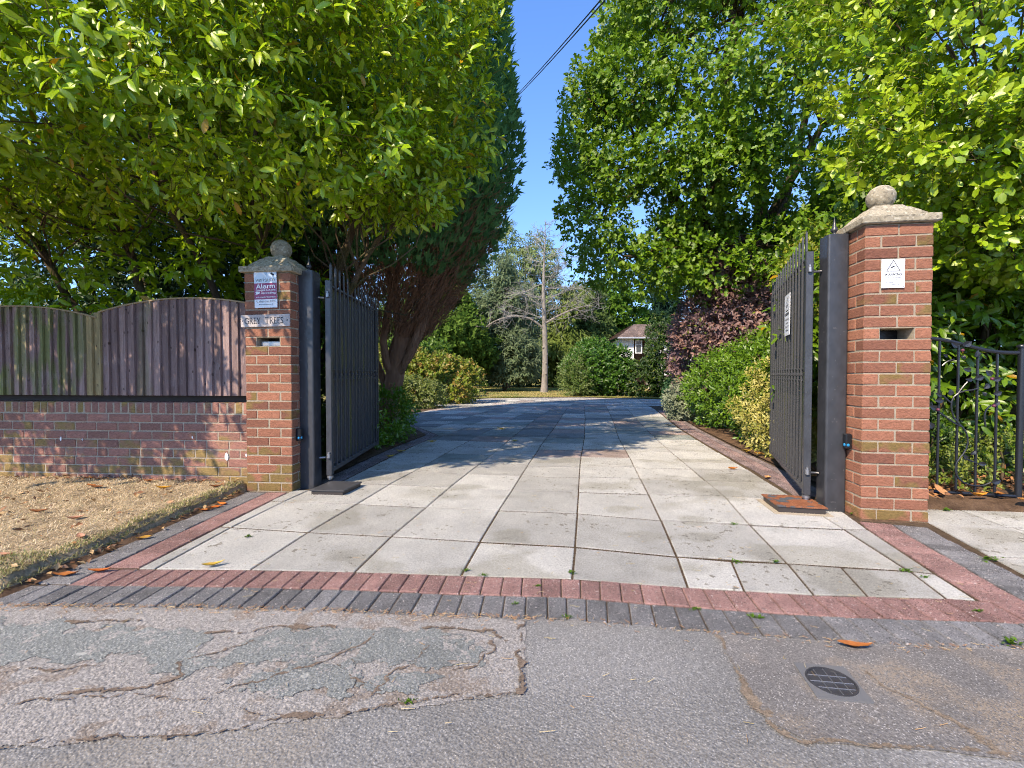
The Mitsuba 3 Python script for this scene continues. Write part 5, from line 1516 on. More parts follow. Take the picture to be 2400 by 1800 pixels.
shrub('bush', 'taller bright green bush under the leaning conifer stems', [(-5.0, 19.0, 1.6, 1.6, 1.2, 1.4), (-3.7, 20.5, 1.2, 1.2, 1.0, 1.2), (-6.5, 18.0, 1.7, 1.5, 1.2, 1.5)], 2600, LEAF_SMALL, 5, 0.12, 0.16, [(0.06, 0.13, 0.014), (0.10, 0.19, 0.018), (0.15, 0.24, 0.03)], seed=6)
shrub('round_bush', 'large glossy dark green rounded bush at the far end of the drive', [(4.15, 22.8, 1.35, 1.45, 1.3, 1.30), (5.0, 22.7, 1.2, 0.9, 1.1, 1.2)], 3400, LEAF_SMALL, 5, 0.10, 0.13, [(0.040, 0.105, 0.014), (0.065, 0.155, 0.016), (0.10, 0.21, 0.02)], 'mat_leaf_glossy', woody=14, seed=7)
shrub('feathery_bush', 'pale feathery bush with upright shoots on the left edge of the large rounded bush', [(3.15, 22.3, 0.85, 0.55, 0.6, 0.85)], 900, LEAF_NARROW, 10, 0.45, 0.10, [(0.10, 0.17, 0.03), (0.16, 0.23, 0.05), (0.22, 0.28, 0.09)], up=0.8, spread=0.7, seed=8)
shrub('dark_bush', 'very dark leafed bush between the rounded bush and the copper leaved shrub', [(7.15, 21.5, 1.5, 0.85, 1.1, 1.55), (7.9, 20.6, 1.2, 1.0, 1.0, 1.4), (6.15, 21.8, 0.72, 0.72, 0.8, 0.9), (6.95, 21.6, 2.5, 0.6, 0.8, 1.25)], 3500, LEAF_SMALL, 5, 0.10, 0.13, [(0.022, 0.055, 0.012), (0.04, 0.085, 0.014), (0.08, 0.14, 0.016)], yellow=(0.03, (0.2, 0.24, 0.02)), seed=9)
CP = [(0.1584, 0.0998, 0.1187), (0.2263, 0.1435, 0.1548), (0.3055, 0.1872, 0.1741), (0.4074, 0.2122, 0.1354)]
shrub('copper_shrub', 'tall purple copper leaved shrub behind the right hand hedge', [(4.62, 10.7, 2.0, 0.75, 0.8, 1.05), (5.2, 10.5, 2.45, 0.95, 0.9, 1.2), (4.35, 11.0, 1.3, 0.42, 0.7, 0.75), (4.95, 10.2, 3.4, 0.5, 0.5, 0.55), (6.25, 10.4, 1.75, 0.95, 0.9, 1.0), (4.7, 10.5, 2.7, 0.4, 0.4, 0.45)], 7600, LEAF_SMALL, 5, 0.12, 0.095, CP, yellow=(0.05, (0.20, 0.25, 0.03)), seed=10, woody=12)
shrub('hedge', 'clipped glossy green hedge along the right side of the drive', [(4.38, 9.3, 0.72, 0.78, 0.9, 0.76), (4.65, 8.1, 0.85, 1.05, 0.9, 0.90), (4.45, 7.1, 0.75, 1.0, 0.8, 0.85), (5.9, 8.2, 1.0, 1.2, 1.2, 1.0)], 5200, LEAF_MED, 6, 0.09, 0.085, [(0.075, 0.165, 0.014), (0.12, 0.225, 0.016), (0.17, 0.28, 0.022)], 'mat_leaf_glossy', seed=11, woody=10)
shrub('variegated_shrub', 'yellow and green variegated shrub beside the free end of the right gate', [(3.75, 6.35, 0.60, 0.55, 0.55, 0.60), (3.55, 5.75, 0.42, 0.42, 0.5, 0.5), (4.3, 6.3, 0.65, 0.6, 0.6, 0.65)], 1900, LEAF_MED, 6, 0.08, 0.062, [(0.16, 0.22, 0.03), (0.34, 0.33, 0.06), (0.50, 0.45, 0.12), (0.56, 0.50, 0.20)], seed=12)
shrub('bush', 'small silvery grey leaved bush at the far foot of the hedge', [(4.05, 10.7, 0.42, 0.42, 0.42, 0.46)], 900, LEAF_SMALL, 6, 0.08, 0.065, [(0.16, 0.20, 0.11), (0.26, 0.30, 0.19), (0.34, 0.38, 0.26)], seed=13)
shrub('bush', 'small blue green bush between the silvery bush and the copper leaved shrub', [(4.55, 11.9, 0.5, 0.5, 0.45, 0.55)], 800, LEAF_SMALL, 6, 0.09, 0.09, [(0.03, 0.08, 0.03), (0.05, 0.12, 0.045), (0.09, 0.17, 0.06)], seed=14)
shrub('golden_tree', 'small golden green tree with orange tipped leaves behind the right gate', [(4.45, 6.5, 2.45, 0.55, 0.55, 0.60), (4.85, 6.6, 2.75, 0.55, 0.55, 0.5), (4.5, 6.4, 1.8, 0.5, 0.5, 0.55), (5.0, 6.5, 1.8, 0.75, 0.6, 0.7), (3.60, 5.3, 1.3, 0.28, 0.4, 0.8)], 2700, LEAF_SMALL, 7, 0.12, 0.062, [(0.12, 0.20, 0.014), (0.20, 0.28, 0.02), (0.30, 0.32, 0.03), (0.40, 0.27, 0.05)], cat='tree', seed=15, gap=(1.8, 0.36))
shrub('ground_plant', 'low yellow green plant sprouting through leaf litter behind the iron railing', [(4.05, 4.2, 0.14, 0.28, 0.22, 0.22), (4.6, 4.3, 0.2, 0.45, 0.3, 0.3)], 420, LEAF_SMALL, 6, 0.06, 0.035, [(0.12, 0.19, 0.02), (0.22, 0.28, 0.04), (0.30, 0.33, 0.07)], seed=16, woody=4)
shrub('ground_plant', 'small dark ferny plant at the foot of the laurel behind the iron railing', [(4.0, 4.55, 0.35, 0.4, 0.22, 0.35)], 380, LEAF_NARROW, 8, 0.10, 0.04, [(0.05, 0.10, 0.015), (0.09, 0.16, 0.025)], seed=17, woody=4)

# ---------------------------------------------------------------- trees beyond the lawn
def tree(name, label, x, y, h, blobs, n, tmpls, nleaf, stem, size, pal, seed, r0=0.16, mat='mat_leaf_matte', gap=(0.6, 0.33), group=None, up=0.3, droop=0.0, jitter=0.4, lo=0.5, bark='mat_bark'):
    r = np.random.default_rng(seed)
    k = thing(name, label, 'tree', group)
    f = Foliage()
    P, N = shell(blobs, n, r, lo, 1.06, gap=gap, keep=lambda P: P[:, 2] > 0.1)
    f.shoots(tmpls, P, N, r, nleaf, stem, size, pal, up=up, spread=0.95, jitter=jitter, droop=droop)
    f.build('crown', mat, k)
    tb, tp = limb((x, y, -0.1), (x, y, h * 0.85), r0, r0 * 0.3, r, 8, 0.02, sides=8)
    ms = [tb]
    for b in blobs:
        s = tp[int(np.clip(b[2] / h * 7 - 1, 1, 7))]
        ms.append(limb(s, b[:3], r0 * 0.3, r0 * 0.1, r, 6, 0.1, sides=5)[0])
    add('trunk', cat_(ms), bark, k, smooth=True)
    return k

def column(x, y, z0, z1, rx, n, r, taper=0.55):
    out = []
    for i in range(n):
        t = (i + 0.5) / n
        s = rx * (1 - taper * t) * r.uniform(0.75, 1.1)
        out.append((x + r.normal(0, 0.3 * rx), y + r.normal(0, 0.3 * rx), z0 + (z1 - z0) * t, s, s, 0.75 * (z1 - z0) / n + 0.25))
    return out
R5 = np.random.default_rng(55)
DARKG = [(0.035, 0.075, 0.020), (0.06, 0.115, 0.026), (0.10, 0.16, 0.035)]
PALE = [(0.15, 0.206, 0.075), (0.213, 0.275, 0.106), (0.288, 0.35, 0.163)]
GREY = [(0.106, 0.156, 0.075), (0.169, 0.225, 0.119), (0.25, 0.3, 0.175)]
tree('birch_tree', 'tall pale green birch with a ragged top left of the dead tree', -0.3, 35, 12.6, column(-0.3, 35, 2.0, 13.2, 2.0, 9, R5, 0.75) + column(1.9, 36, 2.0, 11.4, 2.0, 8, R5, 0.55) + column(-2.0, 36, 2.0, 9.0, 1.6, 6, R5, 0.5), 3600, LEAF_NARROW, 7, 0.5, 0.34, PALE, 61, droop=0.7, up=0.1)
tree('cedar_tree', 'grey green drooping conifer left of the dead tree at the edge of the lawn', -0.5, 29.5, 8.0, column(-0.4, 29.5, 1.3, 7.8, 1.7, 8, R5, 0.5) + [(0.3, 28.3, 2.1, 1.1, .9, 1.2), (-1.7, 29, 3.0, 1.2, 1, 1.4)], 4200, LEAF_NARROW, 8, 0.4, 0.30, GREY, 62, droop=0.5)
tree('leafy_tree', 'mid green leafy tree between the conifer and the grey green conifer', -3.6, 27, 6.8, column(-3.4, 27, 1.2, 6.4, 1.9, 6, R5, 0.35) + [(-6.5, 27, 3.5, 1.6, 1.3, 2.0)], 3800, LEAF_SMALL, 5, 0.25, 0.26, [(0.065, 0.13, 0.022), (0.11, 0.19, 0.03), (0.16, 0.24, 0.05)], 63)
tree('weeping_tree', 'soft yellow green weeping tree just right of the dead tree', 4.4, 36, 7.2, column(4.3, 36, 1.2, 7.0, 1.7, 6, R5, 0.4), 1500, LEAF_NARROW, 7, 0.6, 0.36, [(0.11, 0.16, 0.035), (0.17, 0.23, 0.05), (0.25, 0.30, 0.08)], 64, droop=1.0, up=0.0)
tree('leafy_tree', 'dull olive green tree behind the large rounded bush', 6.2, 39, 8.4, column(6.0, 39, 1.0, 8.0, 2.2, 6, R5, 0.4), 3000, LEAF_SMALL, 5, 0.3, 0.32, [(0.075, 0.125, 0.04), (0.115, 0.175, 0.05), (0.16, 0.22, 0.07)], 65)
tree('leafy_tree', 'bright mid green tree left of the white walled house', 10.0, 43, 9.4, column(9.8, 43, 1.5, 9.0, 2.6, 7, R5, 0.35) + column(7.6, 44, 1.5, 7.5, 2.0, 5, R5, 0.3), 4600, LEAF_SMALL, 5, 0.3, 0.34, [(0.07, 0.15, 0.02), (0.11, 0.21, 0.026), (0.16, 0.26, 0.035)], 66)
tree('spruce_tree', 'dark blue green spruce rising behind the white walled house', 15.2, 46, 13.0, column(15.2, 46, 2.0, 12.6, 2.4, 9, R5, 0.9), 3000, LEAF_NARROW, 7, 0.4, 0.42, [(0.022, 0.055, 0.035), (0.04, 0.085, 0.05)], 67)
tree('leafy_tree', 'broad green tree right of the spruce, behind the copper leaved shrub', 20.0, 44, 9.5, column(20, 44, 1.5, 9.0, 3.2, 6, R5, 0.3) + column(25, 43, 1.5, 9.0, 3.2, 6, R5, 0.3), 4200, LEAF_SMALL, 5, 0.3, 0.36, [(0.05, 0.105, 0.02), (0.08, 0.15, 0.025), (0.11, 0.19, 0.035)], 68)
for i, x in enumerate(np.arange(-11, 12.5, 2.3)):
    y = 40 + R5.uniform(-1, 1)
    tree('dark_tree', 'dark shaded tree closing the back of the lawn, ' + ('first second third fourth fifth sixth seventh eighth ninth tenth eleventh'.split()[i]) + ' from the left', x, y, 4.4, [(x + R5.uniform(-.3, .3), y, 1.6, 1.55, 1.1, 1.6), (x, y, 3.3, 1.1, 0.9, 1.2)], 560, LEAF_SMALL, 5, 0.3, 0.30, DARKG, 100 + i, r0=0.12, group='dark trees closing the back of the lawn')
tree('dark_hedge_tree', 'dense dark evergreen behind the laurel hedge at the right edge of the picture', 9.5, 8.8, 4.2, [(7.6, 8.6, 1.8, 1.3, 0.8, 1.8), (9.4, 8.6, 1.9, 1.5, 0.8, 1.9), (11.2, 8.4, 1.9, 1.5, 0.8, 1.9), (8.4, 8.8, 3.6, 2.0, 0.8, 1.1), (10.6, 8.8, 3.6, 2.0, 0.8, 1.1)], 2600, LEAF_MED, 6, 0.2, 0.14, [(0.04, 0.09, 0.015), (0.07, 0.14, 0.02), (0.10, 0.18, 0.025)], 131)

# ---------------------------------------------------------------- the dead tree on the lawn
dead = thing('dead_tree', 'bare grey dead tree standing alone on the lawn', 'tree')
drng = np.random.default_rng(77)
dx, dy = 1.86, 26.6
tz = np.linspace(-0.05, 9.9, 16)
tpts = np.c_[dx + 0.05 * np.sin(tz * 0.8), dy + 0.05 * np.cos(tz), tz]
add('trunk', tube(tpts, np.interp(tz, [0, 0.3, 2, 5, 8, 10], [0.23, 0.175, 0.155, 0.115, 0.045, 0.010]), 12, cap=False), 'mat_grey_bark', dead, smooth=True)
for (h_, a) in ((1.1, 2.6), (2.2, 2.2), (2.6, -0.4), (1.7, 0.6)):
    b_ = trimesh.creation.icosphere(subdivisions=2, radius=0.07); b_.apply_scale([1, 1, 0.8]); b_.apply_translation([dx + 0.17 * math.sin(a), dy - 0.17 * abs(math.cos(a)), h_])
    add('knot', b_, 'mat_grey_bark', dead, smooth=True)
A_, B_, ra, rb = [], [], [], []
def grow(p, d, L, r, level):
    n = 4
    for i in range(n):
        d = unit(d + drng.normal(size=3) * 0.16 + np.array([0, 0, 0.03 if level else -0.02]))
        q = p + d * L / n
        A_.append(p); B_.append(q); ra.append(r * (1 - 0.7 * i / n)); rb.append(r * (1 - 0.7 * (i + 1) / n))
        if level < 3:
            for _ in range(2 if level else 2):
                e = unit(d * 0.75 + drng.normal(size=3) * 0.55)
                grow(q, e, L * drng.uniform(0.30, 0.5), max(r * 0.45, 0.0045), level + 1)
        p = q
for h_ in np.linspace(4.0, 9.6, 18):
    for _ in range(2):
        az = drng.uniform(0, 2 * np.pi)
        L = np.interp(h_, [4, 5.5, 7, 9.6], [2.5, 2.8, 2.0, 0.6]) * drng.uniform(0.6, 1.1)
        grow(np.array([dx, dy, h_]), unit([math.cos(az), math.sin(az) * 0.7, drng.uniform(-0.05, 0.5)]), L, 0.019 + 0.008 * (9.6 - h_) / 5, 1)
add('twigs', sticks(A_, B_, ra, rb, 3), 'mat_grey_twig', dead, kind='stuff')
for pts in ([(dx, dy, 3.6), (dx - 0.5, dy - 0.2, 4.05), (dx - 1.3, dy - 0.3, 4.35), (dx - 2.4, dy - 0.3, 4.25), (dx - 3.3, dy - 0.2, 3.8), (dx - 3.7, dy, 3.3)], [(dx, dy, 3.95), (dx + 0.7, dy - 0.2, 4.35), (dx + 1.6, dy - 0.3, 4.75), (dx + 2.5, dy - 0.3, 4.95), (dx + 3.1, dy - 0.2, 4.8)]):
    add('branch', tube(curve(pts, 16), np.linspace(0.075, 0.02, 16), 8), 'mat_grey_bark', dead, smooth=True)
    A_, B_, ra, rb = [], [], [], []
    c_ = curve(pts, 16)
    for i in range(5, 16):
        for _ in range(2):
            grow(c_[i], unit(drng.normal(size=3) + [0, 0, 0.2]), 0.9, 0.014, 2)
    add('side_twigs', sticks(A_, B_, ra, rb, 3), 'mat_grey_twig', dead, kind='stuff')

# ================================================================ HOUSES
def roof_plane(k, pts, name='roof'):
    """A roof slope of lapped tile courses from its eave (two points) to its ridge (two points)."""
    e0, e1, r0, r1 = (np.array(p, float) for p in pts)
    n = 14
    ms = []
    nn = unit(np.cross(e1 - e0, r0 - e0))
    if nn[2] < 0:
        nn = -nn
    for i in range(n):
        a, b = i / n, (i + 1) / n
        q = [e0 + (r0 - e0) * a, e1 + (r1 - e1) * a, e1 + (r1 - e1) * b, e0 + (r0 - e0) * b]
        ms.append(hull([q[0], q[1], q[2], q[3], q[0] + nn * 0.05, q[1] + nn * 0.05, q[2] + nn * 0.012, q[3] + nn * 0.012]))
    return add(name, cat_(ms), 'mat_roof_tile', k)

h1 = thing('white_house', 'white walled house with a brown hipped tile roof at the far right of the drive', 'house')
hy = 33.0
add('wall', box(7.85, 8.72, hy, hy + 6, 0, 3.62), 'mat_white_wall', h1)
add('wall', box(10.1, 14.0, hy + 0.01, hy + 6, 0, 3.62), 'mat_white_wall', h1)
add('wall', box(8.72, 10.1, hy + 1.6, hy + 6, 0, 3.62), 'mat_brown_panel', h1, label='dark recessed porch wall')
roof_plane(h1, [(7.5, hy - 0.45, 3.66), (14.4, hy - 0.45, 3.66), (9.3, hy + 2.2, 4.85), (14.4, hy + 2.2, 4.85)])
roof_plane(h1, [(7.5, hy + 6.2, 3.66), (7.5, hy - 0.45, 3.66), (9.3, hy + 3.4, 4.85), (9.3, hy + 2.2, 4.85)])
add('gutter', tube([(7.45, hy - 0.5, 3.62), (14.4, hy - 0.5, 3.62)], 0.07, 8), 'mat_gutter', h1, smooth=40)
wn = add('window', cat_([box(8.80 + a, 8.80 + b, hy - 0.05, hy + 0.02, c, d) for a, b, c, d in ((0, 0.07, 2.55, 3.5), (0.42, 0.49, 2.55, 3.5), (0.07, 0.42, 2.55, 2.62), (0.07, 0.42, 3.42, 3.5), (0.07, 0.42, 3.16, 3.21))]), 'mat_white_wall', h1)
add('pane', box(8.86, 9.23, hy - 0.01, hy + 0.0, 2.61, 3.43), 'mat_window_glass', wn)
h2 = thing('tiled_house', 'house behind the copper leaved shrub of which only a slope of brown tiles shows', 'house')
add('wall', box(10.8, 20, 22.5, 29, 0, 4.2), 'mat_white_wall', h2)
roof_plane(h2, [(10.2, 22.0, 4.1), (20.5, 22.0, 4.1), (12.2, 25.5, 6.9), (20.5, 25.5, 6.9)])
h3 = thing('distant_house', 'scrap of a pink brick house with a tiled roof beyond the shrubs on the left', 'house')
add('wall', box(-14, -6.6, 33, 39, 0, 3.6), 'mat_wall_brick', h3)
roof_plane(h3, [(-14.3, 32.6, 3.5), (-6.2, 32.6, 3.5), (-13, 36, 5.3), (-7.6, 36, 5.3)])
add('gable_board', box(-6.9, -6.3, 32.5, 32.58, 3.3, 3.5), 'mat_white_wall', h3)

# ================================================================ OVERHEAD CABLE
for i, dz in enumerate((0.0, 0.07)):
    a, b = np.array([1.64, 3.0, 4.65 + dz]), np.array([-0.57, 22.0, 13.4 + dz])
    t = np.linspace(0, 1, 24)[:, None]
    p = a + (b - a) * t - np.array([0, 0, 0.12]) * (4 * t * (1 - t))
    add('overhead_cable', tube(p, 0.011, 6), 'mat_cable', smooth=40, label=('lower' if i == 0 else 'upper') + ' of the two dark overhead wires crossing the gap of blue sky', cat='cable')

# ================================================================ SMALL THINGS ON THE GROUND
lrng = np.random.default_rng(91)
def dry_leaf(x, y, z, ang, L, w, curl, col, label, group=None):
    n = 7
    t = np.linspace(0, 1, n)
    ww = w * np.sin(np.pi * np.clip(t, 0.03, 0.985) ** 0.85)
    zz = curl * (2 * t - 1) ** 2 * L * 0.30
    v = []
    for a, b, c in zip(t, ww, zz):
        v += [(a * L - L / 2, -b, c + b * 0.55), (a * L - L / 2, 0, c), (a * L - L / 2, b, c + b * 0.55)]
    v = np.array(v)
    v[:, 2] += 0.002 + 0.1 * L * (meshkit.noise(v * 40 + x * 9, 3) - 0.5)
    f = []
    for i in range(n - 1):
        for j in range(2):
            a = i * 3 + j
            f += [[a, a + 3, a + 4], [a, a + 4, a + 1]]
    f = np.array(f)
    v = np.vstack([v, v - [0, 0, 0.0006]])
    f = np.vstack([f, f[:, ::-1] + 3 * n])
    ca, sa = math.cos(ang), math.sin(ang)
    v[:, 2] -= v[:, 2].min()
    V = np.c_[v[:, 0] * ca - v[:, 1] * sa + x, v[:, 0] * sa + v[:, 1] * ca + y, v[:, 2] + z + 0.001]
    c = np.asarray(col)[None] * (0.75 + 0.5 * meshkit.noise(V * 60, 2))[:, None]
    add('fallen_leaf', trimesh.Trimesh(V, f, process=False), 'mat_dry_leaf', smooth=True, color=c, label=label, cat='leaf', group='fallen leaves on the ground')
OR, BRN, YL, PK = (0.34, 0.12, 0.03), (0.20, 0.075, 0.025), (0.50, 0.33, 0.05), (0.46, 0.24, 0.15)
vh = lambda x, y: float(vz(np.array([[x, y]]))[0]) + 0.006
dry_leaf(1.335, 1.772, 0.004, -0.15, 0.125, 0.022, 0.5, OR, 'curled orange leaf lying alone on the tarmac above the drain cover')
for x, y, a, L, c, lab in [(-2.36, 2.42, 0.3, 0.12, OR, 'rusty orange leaf at the lower end of the cut edge of the verge'), (-2.22, 2.46, 0.25, 0.11, (0.36, 0.10, 0.02), 'narrow red orange leaf lying on the dark pavers at the lower left'),
                           (-2.38, 2.97, 0.7, 0.10, (0.40, 0.22, 0.04), 'brown and yellow leaf halfway along the cut edge of the verge'), (-2.39, 3.58, 0.3, 0.12, OR, 'orange leaf in the small heap near the left pier, the nearest one'),
                           (-2.36, 3.66, 0.9, 0.12, (0.46, 0.12, 0.02), 'orange leaf in the small heap near the left pier, the middle one'), (-2.37, 3.75, -0.3, 0.11, (0.5, 0.16, 0.03), 'orange leaf in the small heap near the left pier, the farthest one'),
                           (-1.66, 2.54, 0.6, 0.11, YL, 'yellow leaf on the corner of the slabs by the red pavers')]:
    dry_leaf(x, y, 0.006, a, L, 0.018, 0.5, c, lab)
for x, y, a, L, c, lab in [(-3.0, 3.95, 0.4, 0.12, (0.5, 0.25, 0.02), 'bright yellow orange leaf on the dry verge close to the wall'), (-3.32, 4.2, 0.1, 0.10, OR, 'orange leaf at the foot of the wall, right of the middle'),
                           (-3.6, 3.98, 0.2, 0.12, BRN, 'brown leaf pair member on the verge below the middle of the wall'), (-3.72, 4.06, -0.2, 0.10, OR, 'reddish leaf on the verge below the middle of the wall'),
                           (-4.0, 4.35, 0.2, 0.09, OR, 'orange leaf at the foot of the wall left of the middle'), (-3.35, 3.25, 0.3, 0.12, BRN, 'long brown leaf in the middle of the dry verge'),
                           (-3.0, 3.15, 0.8, 0.10, PK, 'pinkish leaf in the middle of the dry verge'), (-3.55, 2.98, 0.9, 0.12, BRN, 'dark brown curled leaf standing up on the dry verge'),
                           (-3.2, 2.52, 0.1, 0.13, PK, 'pinkish brown leaf on the verge near the left edge of the picture'), (-2.78, 2.50, 0.2, 0.10, PK, 'faded pink leaf on the verge nearest the pavement'),
                           (-4.25, 3.72, 0.2, 0.12, BRN, 'brown leaf at the far left of the dry verge'), (-3.95, 3.42, 0.1, 0.10, BRN, 'small brown leaf at the left of the dry verge'), (-2.62, 2.78, -0.6, 0.09, PK, 'pale pink leaf near the cut edge of the verge'), (-2.62, 4.05, 0.4, 0.10, BRN, 'brown leaf in the corner of the verge by the left pier')]:
    dry_leaf(x, y, vh(x, y), a, L, 0.02, 0.6, c, lab)
for x, y, a, L, c, lab in [(3.76, 3.69, 0.0, 0.14, (0.55, 0.24, 0.03), 'large orange leaf lying before the bottom rail of the iron railing'), (3.98, 3.74, 1.0, 0.12, (0.30, 0.12, 0.03), 'brown leaf leaning on the post of the iron railing'),
                           (3.98, 3.55, 0.2, 0.15, (0.52, 0.24, 0.06), 'big orange leaf at the right edge of the picture before the railing'), (3.45, 4.1, 0.5, 0.13, (0.34, 0.13, 0.05), 'red brown leaf behind the railing near the right pier'),
                           (3.62, 4.15, -0.3, 0.12, (0.40, 0.17, 0.07), 'orange brown leaf behind the second bar of the railing'), (3.36, 3.95, 0.1, 0.10, (0.5, 0.36, 0.16), 'pale yellow leaf in the soil behind the right pier')]:
    dry_leaf(x, y, 0.085, a, L, 0.03, 0.6, c, lab)
for x, y, a, L, c, lab in [(-0.19, 8.9, 0.1, 0.2, (0.55, 0.42, 0.03), 'bright yellow leaf on the shaded slabs of the drive'), (-1.25, 7.2, 0.4, 0.16, YL, 'yellow leaf by the left bed, near the tip of the brick edging'), (-1.52, 6.3, -0.3, 0.15, (0.45, 0.30, 0.08), 'yellow brown leaf beside the low bush behind the left gate'),
                           (-1.56, 5.9, 0.8, 0.15, YL, 'yellow leaf on the soil beside the free end of the left gate'), (2.48, 5.15, 0.2, 0.12, (0.45, 0.16, 0.03), 'orange leaf on a pale slab left of the right gate'), (2.62, 4.7, 0.9, 0.10, (0.5, 0.26, 0.10), 'small orange leaf near the foot of the right gate'),
                           (3.22, 6.3, 0.2, 0.18, YL, 'yellow leaf below the variegated shrub'), (3.30, 6.1, -0.5, 0.15, (0.5, 0.25, 0.04), 'orange leaf below the variegated shrub'), (3.25, 9.5, 0.1, 0.2, (0.5, 0.40, 0.2), 'pale leaf on the drive near the silvery bush'), (0.05, 7.3, 0.3, 0.12, (0.35, 0.33, 0.08), 'small olive leaf on the shaded slabs left of the middle joint')]:
    dry_leaf(x, y, 0.006, a, L, 0.03, 0.5, c, lab)

# weeds in the joints
def weed(x, y, s, label, z=0.0):
    k = thing('weed', label, 'weed', 'weeds in the joints')
    f = Foliage()
    n = 26
    P = np.c_[x + lrng.normal(0, 0.35 * s, n), y + lrng.normal(0, 0.12 * s, n), z + lrng.uniform(0.001, 0.3 * s, n)]
    D = unit(np.c_[lrng.normal(size=(n, 2)), lrng.uniform(0.1, 0.8, n)])
    f.leaves(LEAF_SMALL, P, D, np.tile([0, 0, 1.0], (n, 1)) + 0.3 * lrng.normal(size=(n, 3)), lrng.uniform(0.3, 0.6, n) * s, np.array([(0.09, 0.17, 0.02)]) * lrng.uniform(0.6, 1.5, (n, 1)), lrng)
    f.build('leaves', 'mat_leaf_matte', k)
for x, y, s, lab in [(0.318, 2.45, 0.035, 'green weed in the middle joint of the slabs just above the red pavers'), (-0.25, 2.48, 0.03, 'green weed low in the joint left of the middle one'), (-0.15, 2.425, 0.025, 'tiny weed where the slabs meet the red pavers left of the middle'), (0.13, 2.30, 0.02, 'tiny weed between two red pavers near the middle'),
                     (0.015, 2.12, 0.022, 'small weed between two dark pavers left of the middle'), (0.245, 2.00, 0.024, 'small weed at the lower edge of the dark pavers'), (1.275, 2.60, 0.035, 'weed at the top of the first cut slab on the right'), (1.50, 2.595, 0.03, 'low weed in the cross joint between the cut slabs'),
                     (1.58, 3.25, 0.035, 'weed in the second cross joint below the right gate'), (2.13, 2.47, 0.04, 'weed by the narrow edge slab at the right'), (2.17, 2.40, 0.03, 'weed in the long joint of the narrow edge slab at the right'), (1.07, 2.00, 0.035, 'weed between red and dark pavers right of the middle'),
                     (0.83, 2.07, 0.03, 'weed at the edge of the red pavers near the trench'), (2.74, 2.62, 0.06, 'tuft of weed beside the dark pavers of the right edge'), (-1.73, 3.0, 0.035, 'weed on the narrow edge slab at the left'), (1.985, 1.80, 0.05, 'weed at the lower right corner of the dark pavers'),
                     (2.60, 3.48, 0.05, 'dusty weed between the right post and pier'), (3.40, 3.58, 0.05, 'weed at the edge of the soil right of the right pier'), (-0.335, 1.475, 0.03, 'yellow green weed in the lower crack of the old tarmac patch'), (2.1, 2.05, 0.025, 'tiny weed on the red pavers at the right')]:
    weed(x, y, s, lab)
# needles and crumbs of litter along the edge of the pavers
n = 900
xs = lrng.uniform(-2.4, 2.6, n)
ys = np.array([paver_front(x) for x in xs]) - np.abs(lrng.normal(0, 0.03, n)) + 0.006
sel = lrng.uniform(size=n) < np.where(xs < 0.1, 1.0, 0.45)
xs, ys = xs[sel], ys[sel]
A_ = np.c_[xs, ys, np.full(len(xs), 0.010)]
an = lrng.uniform(0, np.pi, len(xs))
ln_ = lrng.uniform(0.006, 0.03, len(xs))
B_ = A_ + np.c_[np.cos(an) * ln_, np.sin(an) * ln_, 0 * an + lrng.uniform(0, 0.002, len(xs))]
m = sticks(A_, B_, 0.0013, 0.0008)
cl = np.array([(0.42, 0.22, 0.09), (0.30, 0.15, 0.06), (0.50, 0.34, 0.17)])[lrng.integers(0, 3, len(A_))]
add('leaf_litter', m, 'mat_dry_leaf', color=np.repeat(cl, 6, 0), label='orange brown needles and crumbs along the lower edge of the dark pavers', cat='litter', kind='stuff')
n = 260
A_ = np.c_[lrng.uniform(-2.0, 2.4, n), lrng.uniform(1.3, 4.0, n), np.full(n, 0.012)]
an = lrng.uniform(0, np.pi, n); ln_ = lrng.uniform(0.01, 0.05, n)
B_ = A_ + np.c_[np.cos(an) * ln_, np.sin(an) * ln_ * 0.6, 0 * an]
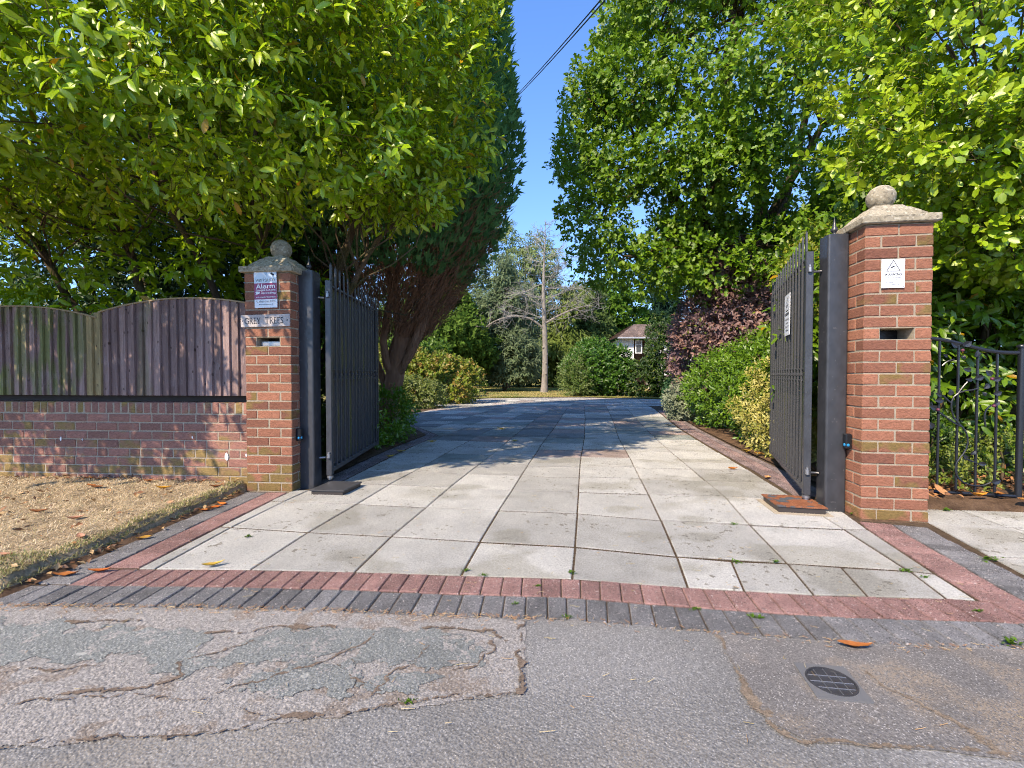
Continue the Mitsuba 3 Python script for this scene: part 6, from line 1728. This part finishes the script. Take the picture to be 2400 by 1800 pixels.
cl = np.array([(0.42, 0.25, 0.10), (0.36, 0.28, 0.12), (0.50, 0.40, 0.22)])[lrng.integers(0, 3, n)]
add('loose_needles', sticks(A_, B_, 0.0011, 0.0007), 'mat_dry_leaf', color=np.repeat(cl, 6, 0), label='single dry needles scattered over the slabs and the tarmac', cat='litter', kind='stuff')
n = 900
P = np.c_[lrng.uniform(3.1, 5.2, n), lrng.uniform(3.75, 4.9, n), lrng.uniform(0.03, 0.09, n)]
f = Foliage()
f.leaves(LEAF_LAUREL, P, unit(np.c_[lrng.normal(size=(n, 2)), 0.3 * lrng.normal(size=n)]), np.tile([0, 0, 1.0], (n, 1)) + 0.4 * lrng.normal(size=(n, 3)), lrng.uniform(0.05, 0.12, n), np.array([(0.22, 0.10, 0.045), (0.35, 0.17, 0.07), (0.12, 0.06, 0.03)])[lrng.integers(0, 3, n)], lrng)
kk = f.build('fallen_leaf_litter', 'mat_dry_leaf', None, label='bed of brown fallen leaves under the laurel behind the railing')
labels[kk]['category'] = 'litter'

n = 420
P = np.c_[lrng.uniform(-4.9, -2.5, n), lrng.uniform(2.25, 4.4, n)]
P[:150, 1] = 4.27 + 0.098 * (-2.43 - P[:150, 0]) - np.abs(lrng.normal(0, 0.09, 150)) - 0.02
P = np.vstack([P, np.c_[-2.43 + lrng.normal(0, 0.025, 90), lrng.uniform(2.3, 4.1, 90)]])
f = Foliage()
n = len(P)
z_ = np.where(P[:, 0] < -2.5, vz(P) + 0.014, 0.022)
f.leaves(LEAF_SMALL, np.c_[P, z_], unit(np.c_[lrng.normal(size=(n, 2)), 0.35 * lrng.normal(size=n)]), np.tile([0, 0, 1.0], (n, 1)) + 0.5 * lrng.normal(size=(n, 3)), lrng.uniform(0.015, 0.055, n),
         np.array([(0.24, 0.11, 0.05), (0.34, 0.17, 0.07), (0.16, 0.085, 0.045), (0.38, 0.25, 0.12)])[lrng.integers(0, 4, n)], lrng)
kk = f.build('leaf_scraps', 'mat_dry_leaf', None, label='small brown scraps of dead leaf strewn over the verge and its edge')
labels[kk]['category'] = 'litter'
